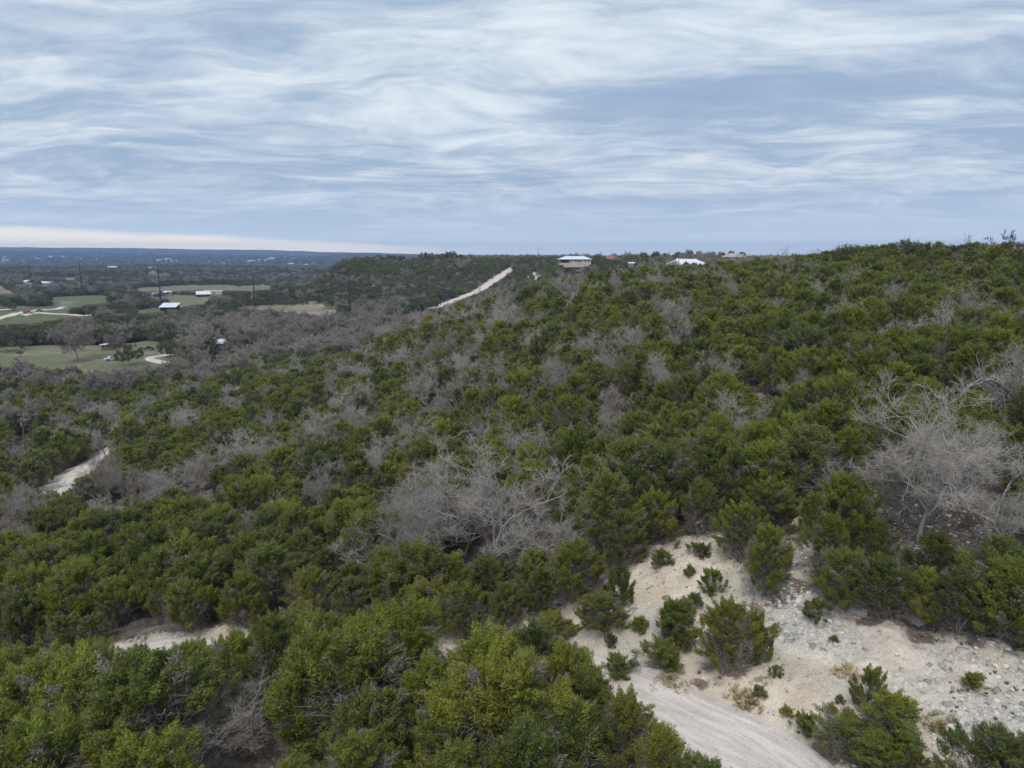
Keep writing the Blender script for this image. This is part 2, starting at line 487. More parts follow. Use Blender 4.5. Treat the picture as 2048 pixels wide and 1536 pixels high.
def np_mesh(name, verts, faces, mats=(), mat_idx=None, attrs=None, smooth=False):
    """faces: (n,k) int array of equal polygons, or a list of such arrays"""
    if not isinstance(faces, list):
        faces = [faces]
    me = bpy.data.meshes.new(name)
    verts = np.asarray(verts, np.float32)
    nl = sum(f.size for f in faces)
    nf = sum(len(f) for f in faces)
    me.vertices.add(len(verts))
    me.vertices.foreach_set('co', verts.ravel())
    me.loops.add(nl)
    me.polygons.add(nf)
    me.loops.foreach_set('vertex_index', np.concatenate([f.ravel() for f in faces]).astype(np.int32))
    tot = np.concatenate([np.full(len(f), f.shape[1]) for f in faces])
    st = np.concatenate([[0], np.cumsum(tot)[:-1]])
    me.polygons.foreach_set('loop_start', st.astype(np.int32))
    me.polygons.foreach_set('loop_total', tot.astype(np.int32))
    if mat_idx is not None:
        me.polygons.foreach_set('material_index', np.asarray(mat_idx, np.int32))
    if smooth:
        me.polygons.foreach_set('use_smooth', np.ones(nf, bool))
    for m in mats:
        me.materials.append(m)
    for k, (dom, typ, data) in (attrs or {}).items():
        a = me.attributes.new(k, typ, dom)
        a.data.foreach_set('vector' if typ == 'FLOAT_VECTOR' else 'value', np.asarray(data).ravel())
    me.update(calc_edges=True)
    return me


class MB:
    """collects boxes, prisms and tubes in local coordinates, then makes ONE mesh"""
    def __init__(s):
        s.v, s.f = [], []

    def add(s, vs, fs):
        b = len(s.v)
        s.v += [tuple(v) for v in vs]
        s.f += [tuple(i + b for i in f) for f in fs]
        return s

    def box(s, x0, x1, y0, y1, z0, z1):
        v = [(x0, y0, z0), (x1, y0, z0), (x1, y1, z0), (x0, y1, z0), (x0, y0, z1), (x1, y0, z1), (x1, y1, z1), (x0, y1, z1)]
        return s.add(v, [(3, 2, 1, 0), (4, 5, 6, 7), (0, 1, 5, 4), (1, 2, 6, 5), (2, 3, 7, 6), (3, 0, 4, 7)])

    def prism(s, poly, axis, a, b):
        """poly: 2D outline; axis 'x' or 'y': extruded along it from a to b"""
        n = len(poly)
        if axis == 'x':
            v = [(a, p, q) for p, q in poly] + [(b, p, q) for p, q in poly]
        else:
            v = [(p, a, q) for p, q in poly] + [(p, b, q) for p, q in poly]
        f = [tuple(range(n - 1, -1, -1)), tuple(range(n, 2 * n))] + [(i, (i + 1) % n, n + (i + 1) % n, n + i) for i in range(n)]
        return s.add(v, f)

    def tube(s, p0, p1, r0, r1=None, n=8):
        r1 = r0 if r1 is None else r1
        p0, p1 = Vector(p0), Vector(p1)
        d = (p1 - p0).normalized()
        u = d.orthogonal().normalized()
        w = d.cross(u)
        v = []
        for p, r in ((p0, r0), (p1, r1)):
            for k in range(n):
                a = 2 * math.pi * k / n
                v.append(p + u * (r * math.cos(a)) + w * (r * math.sin(a)))
        f = [(k, (k + 1) % n, n + (k + 1) % n, n + k) for k in range(n)] + [tuple(range(n - 1, -1, -1)), tuple(range(n, 2 * n))]
        return s.add(v, f)

    def hip(s, x0, x1, y0, y1, z, h, over=0.6, inset=None, th=0.18):
        """a hipped roof with a thin eave edge"""
        x0, x1, y0, y1 = x0 - over, x1 + over, y0 - over, y1 + over
        d = (y1 - y0) / 2 if inset is None else inset
        ym = (y0 + y1) / 2
        v = [(x0, y0, z), (x1, y0, z), (x1, y1, z), (x0, y1, z), (x0, y0, z + th), (x1, y0, z + th), (x1, y1, z + th), (x0, y1, z + th), (x0 + d, ym, z + h), (x1 - d, ym, z + h)]
        return s.add(v, [(3, 2, 1, 0), (0, 1, 5, 4), (1, 2, 6, 5), (2, 3, 7, 6), (3, 0, 4, 7), (4, 5, 9, 8), (5, 6, 9), (6, 7, 8, 9), (7, 4, 8)])

    def build(s, name, mat, parent=None, smooth=False):
        me = bpy.data.meshes.new(name)
        me.from_pydata([tuple(v) for v in s.v], [], s.f)
        me.materials.append(mat)
        if smooth:
            me.polygons.foreach_set('use_smooth', np.ones(len(me.polygons), bool))
        me.update()
        return link(name, me, parent)


# ------------------------------------------------------------------ materials
def new_mat(name):
    m = bpy.data.materials.new(name)
    m.use_nodes = True
    g = NT(m.node_tree)
    b = g.n['Principled BSDF']
    b.inputs['Roughness'].default_value = 0.85
    b.inputs['Specular IOR Level'].default_value = 0.2
    return m, g, b


def plain(name, c, rough=0.8, var=0.18, scale=1.5, metal=0.0, spec=0.25, streak=(1, 1, 1)):
    """one colour with grain and wear"""
    m, g, b = new_mat(name)
    tc = g.node('ShaderNodeTexCoord')
    mp = g.node('ShaderNodeMapping', {'Vector': tc.outputs['Object'], 'Scale': streak})
    n = g.noise(mp.outputs[0], scale, 5.0, 0.6)
    n2 = g.noise(mp.outputs[0], scale * 9, 3.0, 0.6)
    f = g.math('MULTIPLY_ADD', n2, 0.35, g.math('MULTIPLY', n, 0.65))
    lo = tuple(x * (1 - var * 1.6) for x in c)
    hi = tuple(min(1, x * (1 + var)) for x in c)
    g.l.new(g.mix(g.ramp(f, 0.3, 0.7), lo, hi), b.inputs['Base Color'])
    b.inputs['Roughness'].default_value = rough
    b.inputs['Metallic'].default_value = metal
    b.inputs['Specular IOR Level'].default_value = spec
    return m


def mat_leaf(name, dark, light, warm, wamt):
    m, g, b = new_mat(name)
    at = g.node('ShaderNodeAttribute', attribute_name='tint')
    oi = g.node('ShaderNodeObjectInfo')
    t = g.math('MULTIPLY_ADD', oi.outputs['Random'], 0.62, g.math('MULTIPLY', at.outputs['Fac'], 0.60))
    c = g.mix(g.ramp(t, 0.1, 1.0), dark, light)
    r2 = g.math('FRACT', g.math('MULTIPLY', oi.outputs['Random'], 37.7))
    c = g.mix(g.math('MULTIPLY', g.ramp(r2, 0.35, 1.0), wamt), c, warm)
    g.l.new(c, b.inputs['Base Color'])
    b.inputs['Roughness'].default_value = 0.7
    b.inputs['Specular IOR Level'].default_value = 0.15
    r3 = g.math('FRACT', g.math('MULTIPLY', oi.outputs['Random'], 71.3))
    c = g.mix(g.math('MULTIPLY', g.ramp(r3, 0.5, 1.0), 0.45), c, (0.135, 0.15, 0.085))
    c = g.mix(g.ramp(at.outputs['Fac'], 0.045, 0.015), c, (0.30, 0.262, 0.235))
    g.l.new(c, b.inputs['Base Color'])
    tr = g.node('ShaderNodeBsdfTranslucent', {'Color': c})
    mx = g.node('ShaderNodeMixShader', {0: 0.30, 1: b.outputs[0], 2: tr.outputs[0]})
    g.l.new(mx.outputs[0], g.n['Material Output'].inputs['Surface'])
    return m


def mat_bark(name, dark, light, pink=0.0):
    m, g, b = new_mat(name)
    tc = g.node('ShaderNodeTexCoord')
    oi = g.node('ShaderNodeObjectInfo')
    n = g.noise(tc.outputs['Object'], 5.0, 4.0, 0.65)
    t = g.math('MULTIPLY_ADD', oi.outputs['Random'], 0.4, g.math('SUBTRACT', n, 0.2))
    c = g.mix(g.ramp(t, 0.05, 0.8), dark, light)
    r2 = g.math('FRACT', g.math('MULTIPLY', oi.outputs['Random'], 23.3))
    c = g.mix(g.math('MULTIPLY', g.ramp(r2, 0.55, 0.95), pink), c, (0.36, 0.265, 0.22))
    g.l.new(c, b.inputs['Base Color'])
    b.inputs['Roughness'].default_value = 0.9
    return m


M_LEAF = mat_leaf('juniper_foliage', (0.10, 0.122, 0.038), (0.255, 0.295, 0.045), (0.32, 0.30, 0.052), 0.5)
M_LEAF_FAR = mat_leaf('far_juniper_foliage', (0.10, 0.125, 0.038), (0.25, 0.285, 0.052), (0.28, 0.255, 0.07), 0.5)
M_OAKLEAF = mat_leaf('live_oak_foliage', (0.070, 0.082, 0.036), (0.165, 0.18, 0.062), (0.19, 0.175, 0.075), 0.5)
M_RUST = mat_leaf('dead_juniper_foliage', (0.13, 0.085, 0.05), (0.24, 0.16, 0.09), (0.2, 0.14, 0.08), 0.4)
M_JBARK = mat_bark('juniper_bark', (0.12, 0.10, 0.09), (0.34, 0.305, 0.285))
M_BARE = mat_bark('bare_twigs', (0.25, 0.225, 0.20), (0.49, 0.455, 0.415), 0.35)
M_DEADBARK = mat_bark('dead_bark', (0.085, 0.068, 0.058), (0.19, 0.155, 0.135))
M_PALE = mat_bark('pale_bark', (0.21, 0.19, 0.17), (0.47, 0.44, 0.405))
M_VBARE = mat_bark('valley_twigs', (0.225, 0.20, 0.17), (0.40, 0.365, 0.315), 0.35)


def mat_ground():
    m, g, b = new_mat('ground')
    geo = g.node('ShaderNodeNewGeometry')
    P = geo.outputs['Position']
    A = lambda k: g.node('ShaderNodeAttribute', attribute_name=k).outputs['Fac']
    bare, green, dry = A('bare'), A('green'), A('dry')
    n_s = g.noise(P, 3.0, 6.0, 0.68)
    n_m = g.noise(P, 0.6, 5.0, 0.6)
    n_l = g.noise(P, 0.16, 4.0, 0.55, 0.6)
    n_x = g.noise(P, 0.03, 5.0, 0.6)
    peb = g.node('ShaderNodeTexVoronoi', {'Vector': P, 'Scale': 7.5})
    peb2 = g.node('ShaderNodeTexVoronoi', {'Vector': P, 'Scale': 2.7})
    pv = g.node('ShaderNodeSeparateColor', {0: peb.outputs['Color']}).outputs
    pv2 = g.node('ShaderNodeSeparateColor', {0: peb2.outputs['Color']}).outputs
    # forest floor: needle litter with stones showing
    floor = g.mix(g.ramp(n_s, 0.35, 0.7), (0.075, 0.060, 0.048), (0.19, 0.160, 0.135))
    floor = g.mix(g.ramp(n_m, 0.5, 0.75), floor, (0.25, 0.22, 0.195))
    stone = g.math('MULTIPLY', g.ramp(pv[0], 0.80, 0.9), g.ramp(peb.outputs['Distance'], 0.5, 0.25))
    floor = g.mix(g.math('MULTIPLY', stone, g.ramp(n_l, 0.38, 0.58)), floor, (0.48, 0.45, 0.42))
    # bare caliche and marl
    cal = g.mix(g.ramp(n_m, 0.3, 0.7), (0.55, 0.445, 0.34), (0.79, 0.675, 0.54))
    cal = g.mix(g.math('MULTIPLY', g.ramp(n_l, 0.46, 0.62), 0.5), cal, (0.43, 0.395, 0.35))
    ylw = g.noise(g.node('ShaderNodeMapping', {'Vector': P, 'Location': (31, 7, 0)}).outputs[0], 0.21, 4.0, 0.6, 0.8)
    cal = g.mix(g.math('MULTIPLY', g.ramp(ylw, 0.52, 0.68), 0.6), cal, (0.56, 0.46, 0.30))
    cal = g.mix(g.math('MULTIPLY', g.ramp(n_s, 0.52, 0.72), 0.5), cal, (0.27, 0.245, 0.225))
    cal = g.mix(g.math('MULTIPLY', g.math('MULTIPLY', g.ramp(pv[1], 0.55, 0.8), g.ramp(peb.outputs['Distance'], 0.5, 0.2)), 0.55), cal, (0.66, 0.63, 0.59))
    n_t = g.noise(P, 11.0, 5.0, 0.7)
    cal = g.mix(g.math('MULTIPLY', g.ramp(n_t, 0.54, 0.66), g.math('MULTIPLY_ADD', n_l, 0.9, 0.1)), cal, (0.20, 0.175, 0.155))
    cal = g.mix(g.math('MULTIPLY', g.ramp(n_t, 0.44, 0.34), 0.5), cal, (0.76, 0.72, 0.66))
    lit = g.noise(g.node('ShaderNodeMapping', {'Vector': P, 'Location': (3, 77, 0)}).outputs[0], 0.8, 6.0, 0.7)
    cal = g.mix(g.math('MULTIPLY', g.ramp(lit, 0.6, 0.68), 0.7), cal, (0.17, 0.115, 0.085))
    n_r = g.noise(P, 5.0, 6.0, 0.75)
    rk = g.mix(g.ramp(n_r, 0.34, 0.66), (0.24, 0.225, 0.205), (0.66, 0.61, 0.55))
    rk = g.mix(g.math('MULTIPLY', g.ramp(pv[2], 0.6, 0.85), 0.6), rk, (0.66, 0.63, 0.58))
    cal = g.mix(g.math('MULTIPLY', A('rocky'), 0.6), cal, rk)
    cal = g.mix(g.math('MULTIPLY', g.ramp(g.math('MULTIPLY_ADD', g.math('SUBTRACT', n_s, 0.5), 1.2, A('duff_shade')), 0.3, 0.6), 0.9), cal, (0.175, 0.130, 0.105))  # brown litter colour, also painted contact shade around the bush feet
    edge = g.math('MULTIPLY_ADD', g.math('SUBTRACT', n_s, 0.5), 0.9, bare)
    col = g.mix(g.ramp(edge, 0.3, 0.62), floor, cal)
    # fields
    drc = g.mix(g.ramp(n_x, 0.35, 0.65), (0.20, 0.175, 0.115), (0.33, 0.27, 0.20))
    n_y = g.noise(P, 0.11, 4.0, 0.6)
    grc = g.mix(g.ramp(g.math('MULTIPLY_ADD', n_y, 0.7, g.math('MULTIPLY', n_x, 0.3)), 0.4, 0.6), (0.085, 0.120, 0.044), (0.165, 0.180, 0.090))
    # far woods seen from kilometres away
    col = g.mix(g.ramp(g.math('MULTIPLY_ADD', n_l, 0.4, dry), 0.35, 0.75), col, drc)
    gm = g.math('MULTIPLY_ADD', g.math('SUBTRACT', g.math('MULTIPLY_ADD', n_y, 0.6, g.math('MULTIPLY', n_x, 0.4)), 0.5), 2.6, green)
    col = g.mix(g.ramp(gm, 0.3, 0.75), col, grc)
    far = g.node('ShaderNodeVectorMath', {0: P}, operation='LENGTH').outputs['Value']
    n_f = g.noise(P, 0.022, 5.0, 0.65)
    n_g = g.noise(P, 0.0035, 5.0, 0.6)
    woods = g.mix(g.ramp(n_f, 0.38, 0.62), (0.034, 0.042, 0.026), (0.105, 0.095, 0.080))
    woods = g.mix(g.math('MULTIPLY', g.ramp(n_g, 0.60, 0.66), 0.7), woods, (0.24, 0.225, 0.16))
    col = g.mix(g.math('MULTIPLY', g.ramp(far, 1800, 3400), g.ramp(g.math('ADD', green, dry), 0.9, 0.3)), col, woods)
    g.l.new(col, b.inputs['Base Color'])
    b.inputs['Roughness'].default_value = 0.95
    b.inputs['Specular IOR Level'].default_value = 0.1
    hgt = g.math('MULTIPLY_ADD', g.math('SUBTRACT', 0.5, peb.outputs['Distance']), 0.5, n_s)
    bm = g.node('ShaderNodeBump', {'Height': hgt, 'Strength': 0.55, 'Distance': 0.10})
    g.l.new(bm.outputs[0], b.inputs['Normal'])
    return m


def mat_road(name, lo, hi):
    m, g, b = new_mat(name)
    P = g.node('ShaderNodeNewGeometry').outputs['Position']
    ac = g.node('ShaderNodeAttribute', attribute_name='across').outputs['Fac']      # -1 .. 1 across the track
    al = g.node('ShaderNodeAttribute', attribute_name='along').outputs['Fac']
    st = g.node('ShaderNodeCombineXYZ', {0: g.math('MULTIPLY', ac, 6.0), 1: g.math('MULTIPLY', al, 0.35), 2: 0.0}).outputs[0]
    n1 = g.noise(st, 1.2, 5.0, 0.65, 0.3)
    n2 = g.noise(P, 1.1, 6.0, 0.65)
    n3 = g.noise(P, 9.0, 4.0, 0.6)
    c = g.mix(g.ramp(n1, 0.3, 0.7), lo, hi)
    c = g.mix(g.math('MULTIPLY', g.ramp(n2, 0.5, 0.72), 0.45), c, (0.42, 0.37, 0.325))
    c = g.mix(g.math('MULTIPLY', g.ramp(n3, 0.52, 0.70), 0.55), c, (0.34, 0.305, 0.28))
    wheel = g.math('ABSOLUTE', g.math('SUBTRACT', g.math('ABSOLUTE', ac), 0.42))
    c = g.mix(g.math('MULTIPLY', g.ramp(wheel, 0.22, 0.06), g.math('MULTIPLY', g.ramp(n1, 0.3, 0.6), 0.5)), c, (0.75, 0.69, 0.635))
    g.l.new(c, b.inputs['Base Color'])
    b.inputs['Roughness'].default_value = 0.95
    b.inputs['Specular IOR Level'].default_value = 0.1
    bm = g.node('ShaderNodeBump', {'Height': g.math('ADD', n3, n1), 'Strength': 0.4, 'Distance': 0.06})
    g.l.new(bm.outputs[0], b.inputs['Normal'])
    return m


M_GROUND = mat_ground()
M_ROAD = mat_road('caliche', (0.56, 0.48, 0.42), (0.77, 0.685, 0.615))
M_WOOD = plain('weathered_wood', (0.18, 0.11, 0.07), 0.85, 0.3, 3, streak=(4, 4, 0.5))
M_STEEL = plain('rusted_steel', (0.060, 0.042, 0.040), 0.7, 0.3, 2)
M_GREY = plain('grey_metal', (0.35, 0.36, 0.37), 0.5, 0.15, 2, 0.6)
M_WHITEROOF = plain('white_metal_roof', (0.74, 0.77, 0.82), 0.4, 0.08, 0.7, 0.0, 0.5, (1, 0.2, 1))
M_STONEWALL = plain('limestone_wall', (0.60, 0.54, 0.46), 0.9, 0.25, 2.5)
M_CREAM = plain('cream_wall', (0.58, 0.53, 0.45), 0.9, 0.1, 1)
M_DARK = plain('dark_opening', (0.03, 0.03, 0.035), 0.5, 0.2, 1)
M_GLASS = plain('window_glass', (0.035, 0.045, 0.055), 0.1, 0.2, 1, 0.0, 0.6)
M_TERRA = plain('terracotta_roof', (0.30, 0.15, 0.11), 0.8, 0.2, 1.2)
M_TAN = plain('tan_roof', (0.47, 0.40, 0.34), 0.8, 0.12, 1.2)
M_SHINGLE = plain('grey_shingle', (0.25, 0.26, 0.29), 0.85, 0.15, 1.2)
M_REDROOF = plain('red_roof', (0.33, 0.085, 0.07), 0.7, 0.15, 1)
M_REDWALL = plain('red_shed_wall', (0.21, 0.12, 0.105), 0.8, 0.2, 1)
M_TEAL = plain('teal_wall', (0.12, 0.27, 0.27), 0.8, 0.15, 1)
M_ORANGE = plain('orange_paint', (0.42, 0.125, 0.05), 0.5, 0.15, 1.5)
M_WHITE = plain('white_paint', (0.72, 0.73, 0.74), 0.45, 0.08, 1)
M_BLACK = plain('rubber', (0.025, 0.025, 0.027), 0.8, 0.2, 2)
M_ROCK = plain('limestone_rock', (0.50, 0.46, 0.41), 0.92, 0.3, 2.2)
M_RUBBLE, _g, _b = new_mat('pale_stone')
_t = _g.node('ShaderNodeAttribute', attribute_name='tint').outputs['Fac']
_g.l.new(_g.mix(_g.ramp(_t, 0.1, 0.9), (0.30, 0.285, 0.27), (0.72, 0.685, 0.63)), _b.inputs['Base Color'])
M_STRAW = plain('dry_grass', (0.42, 0.33, 0.17), 0.9, 0.25, 1)
M_WEED = plain('dead_weed', (0.17, 0.12, 0.09), 0.9, 0.35, 1)
M_HILLTOWN = plain('pale_wall', (0.62, 0.60, 0.57), 0.8, 0.12, 0.2)


# ------------------------------------------------------------------ the ground, one sheet to the horizon
def make_ground():
    u = np.concatenate([np.linspace(-2.6, -0.92, 40)[:-1], np.linspace(-0.92, 0.92, 700), np.linspace(0.92, 2.6, 40)[1:]])
    rows = np.concatenate([[-900, -400, -180, -80, -40, -15, 0, 6, 10], np.exp(np.linspace(math.log(13), math.log(16), 14)),
                           np.exp(np.linspace(math.log(16.15), math.log(70), 230)), np.exp(np.linspace(math.log(70.6), math.log(10500), 350))])
    wid = np.maximum(rows, 20.0) + np.where(rows < 0, -rows, 0)
    X = u[None, :] * wid[:, None]
    Y = np.repeat(rows[:, None], len(u), 1)
    Z = ground_full(X.ravel(), Y.ravel())
    bare, green, dry = cover(X.ravel(), Y.ravel())
    duff_shade, rock = clearing_marks(X.ravel(), Y.ravel())
    n, k = len(rows), len(u)
    i = np.arange(n * k).reshape(n, k)
    f = np.stack([i[:-1, :-1], i[:-1, 1:], i[1:, 1:], i[1:, :-1]], -1).reshape(-1, 4)
    v = np.stack([X.ravel(), Y.ravel(), Z], -1)
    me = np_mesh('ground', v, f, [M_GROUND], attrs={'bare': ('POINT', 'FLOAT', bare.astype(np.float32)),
                 'duff_shade': ('POINT', 'FLOAT', duff_shade.astype(np.float32)), 'rocky': ('POINT', 'FLOAT', rock.astype(np.float32)), 'green': ('POINT', 'FLOAT', green.astype(np.float32)), 'dry': ('POINT', 'FLOAT', dry.astype(np.float32))}, smooth=True)
    o = link('ground', me)
    tag(o, 'stony hillside and valley floor under the trees', 'ground', None, 'structure')
    return float(Z.min()), float(Z.max())


ZMIN, ZMAX = make_ground()


def resample(pts, step):
    p = np.array(pts)
    # round the corners first
    for _ in range(3):
        q = np.empty((2 * len(p) - 2, 2))
        q[0::2] = p[:-1] * 0.75 + p[1:] * 0.25
        q[1::2] = p[:-1] * 0.25 + p[1:] * 0.75
        p = np.vstack([p[:1], q, p[-1:]])
    s = np.concatenate([[0], np.cumsum(np.hypot(*np.diff(p, axis=0).T))])
    t = np.arange(0, s[-1], step)
    return np.stack([np.interp(t, s, p[:, 0]), np.interp(t, s, p[:, 1])], -1), t


def make_road(name, pts, width, step, lift, label, na=13):
    c, t = resample(pts, step)
    d = np.gradient(c, axis=0)
    d /= np.linalg.norm(d, axis=1)[:, None]
    nrm = np.stack([d[:, 1], -d[:, 0]], -1)
    a = np.linspace(-1, 1, na)
    wl = width / 2 * (1 + 1.1 * fbm(t, t * 0, 5 * step + 2, 5, 5, 0.7))
    wr = width / 2 * (1 + 1.1 * fbm(t + 99, t * 0, 5 * step + 2, 4, 6))
    off = np.where(a[None] < 0, a[None] * wl[:, None], a[None] * wr[:, None])
    X = c[:, :1] + nrm[:, :1] * off
    Y = c[:, 1:] + nrm[:, 1:] * off
    Z = ground_full(X.ravel(), Y.ravel()).reshape(X.shape) + lift
    Z[:, 0] -= lift * 2.2
    Z[:, -1] -= lift * 2.2
    # shallow wheel ruts
    Z -= 0.05 * np.exp(-((np.abs(a)[None] - 0.42) / 0.12) ** 2) * (lift < 0.2)
    n, k = X.shape
    i = np.arange(n * k).reshape(n, k)
    f = np.stack([i[:-1, :-1], i[:-1, 1:], i[1:, 1:], i[1:, :-1]], -1).reshape(-1, 4)
    me = np_mesh(name, np.stack([X.ravel(), Y.ravel(), Z.ravel()], -1), f, [M_ROAD],
                 attrs={'across': ('POINT', 'FLOAT', np.repeat(a[None], n, 0).astype(np.float32)),
                        'along': ('POINT', 'FLOAT', np.repeat(t[:, None], k, 1).astype(np.float32))}, smooth=True)
    o = link(name, me)
    # outward faces up
    if me.polygons[0].normal.z < 0:
        me.flip_normals()
    tag(o, label, 'road', None, 'structure')


make_road('dirt_road', ROAD, 4.6, 0.35, 0.09, 'pale caliche road cut along the near slope')
make_road('dirt_track', TRACK, 3.0, 0.8, 0.14, 'pale dirt track dropping down the slope past the wooden pole', 9)
make_road('dirt_track', TRACK_B, 5.0, 1.5, 0.3, 'short pale stretch of dirt track among the grey trees', 7)
make_road('hill_track', MESA, 6.5, 3.0, 0.4, 'pale straight track climbing the far flat-topped hill', 7)
make_road('gravel_driveway', DRIVE, 5.0, 2.0, 0.35, 'pale gravel driveway looping round an oak in the valley', 7)
make_road('valley_road', VROAD, 7.5, 3.0, 0.45, 'pale dirt road through the green valley fields', 7)
make_road('valley_road', VROAD_B, 6.0, 3.0, 0.45, 'white gravel lane in front of the valley trees', 7)
make_road('valley_road', VROAD_C, 5.0, 3.0, 0.45, 'thin white lane at the edge of the valley field', 7)


# ------------------------------------------------------------------ haze in the air
def make_haze():
    m = bpy.data.materials.new('haze')
    m.use_nodes = True
    g = NT(m.node_tree)
    g.n.clear()
    out = g.node('ShaderNodeOutputMaterial')
    v = g.node('ShaderNodeVolumePrincipled', {'Color': (0.40, 0.60, 0.98, 1), 'Density': 0.00012, 'Anisotropy': 0.0})
    g.l.new(v.outputs[0], out.inputs['Volume'])
    b = MB().box(-29000, 29000, -1500, 10700, ZMIN - 3, ZMAX + 55)
    o = b.build('haze', m)
    tag(o, 'thin blue haze hanging over the valley', 'haze', None, 'stuff')


make_haze()


# ------------------------------------------------------------------ plant building blocks
def tubes(segs, sides):
    """segs: (n,8) array p0 p1 r0 r1 -> verts, quads"""
    s = np.asarray(segs, float)
    p0, p1, r0, r1 = s[:, 0:3], s[:, 3:6], s[:, 6], s[:, 7]
    d = p1 - p0
    d /= np.linalg.norm(d, axis=1)[:, None] + 1e-9
    ref = np.where(np.abs(d[:, 2:3]) < 0.9, np.array([[0, 0, 1.0]]), np.array([[1.0, 0, 0]]))
    u = np.cross(d, ref)
    u /= np.linalg.norm(u, axis=1)[:, None] + 1e-9
    w = np.cross(d, u)
    n = len(s)
    V = np.empty((n, 2 * sides, 3))
    for k in range(sides):
        a = 2 * math.pi * k / sides
        o = u * math.cos(a) + w * math.sin(a)
        V[:, k] = p0 + o * r0[:, None]
        V[:, sides + k] = p1 + o * r1[:, None]
    base = (np.arange(n) * 2 * sides)[:, None]
    q = []
    for k in range(sides):
        k2 = (k + 1) % sides
        q.append(np.concatenate([base + k, base + k2, base + sides + k2, base + sides + k], 1))
    return V.reshape(-1, 3), np.stack(q, 1).reshape(-1, 4)


def leaves(centers, axes, rl, rw, per, size, rng, tint_c):
    """leaf sprays spread over pointed clumps. centers (n,3), axes (n,3) unit, rl, rw (n,) -> verts, quads, tint per vertex"""
    n = len(centers)
    m = n * per
    ci = np.repeat(np.arange(n), per)
    d = rng.normal(size=(m, 3))
    d /= np.linalg.norm(d, axis=1)[:, None]
    ax = axes[ci]
    along = (d * ax).sum(1)
    rad = rng.random(m) ** 0.55 * 1.12
    # pointed towards the tip
    taper = np.where(along > 0, 1 - 0.45 * along, 1.0)
    off = ax * (along * rl[ci])[:, None] + (d - ax * along[:, None]) * (rw[ci] * taper)[:, None]
    p = centers[ci] + off * rad[:, None]
    nrm = d + rng.normal(size=(m, 3)) * 0.55 + np.array([0, 0, 0.35])
    nrm /= np.linalg.norm(nrm, axis=1)[:, None]
    t = np.cross(nrm, rng.normal(size=(m, 3)))
    t = t * 0.85 + ax * 0.85 + d * 0.45
    t /= np.linalg.norm(t, axis=1)[:, None] + 1e-9
    b = np.cross(nrm, t)
    b /= np.linalg.norm(b, axis=1)[:, None] + 1e-9
    s = size * (0.55 + 0.9 * rng.random(m))
    L = t * s[:, None]
    B = b * (s * 0.19)[:, None]
    V = np.stack([p - L * 0.5 + B, p - L * 0.5 - B, p + L * 0.7], 1).reshape(-1, 3)
    f = np.arange(3 * m).reshape(m, 3)
    ti = np.clip(tint_c[ci] + rng.normal(size=m) * 0.2, 0.06, 1)
    ti = np.where(rng.random(m) < np.where((ci * 7919) % 100 < 5, 0.8, 0.035), 0.0, ti)       # withered sprays
    return V, f, np.repeat(ti, 3)


def limb(p0, p1, r0, r1, k, rng, wob):
    """a crooked limb as k segments"""
    p0, p1 = np.asarray(p0, float), np.asarray(p1, float)
    L = np.linalg.norm(p1 - p0)
    pts = [p0]
    for i in range(1, k):
        pts.append(p0 + (p1 - p0) * i / k + rng.normal(size=3) * wob * L)
    pts.append(p1)
    out = []
    for i in range(k):
        ra, rb = r0 + (r1 - r0) * i / k, r0 + (r1 - r0) * (i + 1) / k
        out.append(np.concatenate([pts[i], pts[i + 1], [ra, rb]]))
    return out, pts


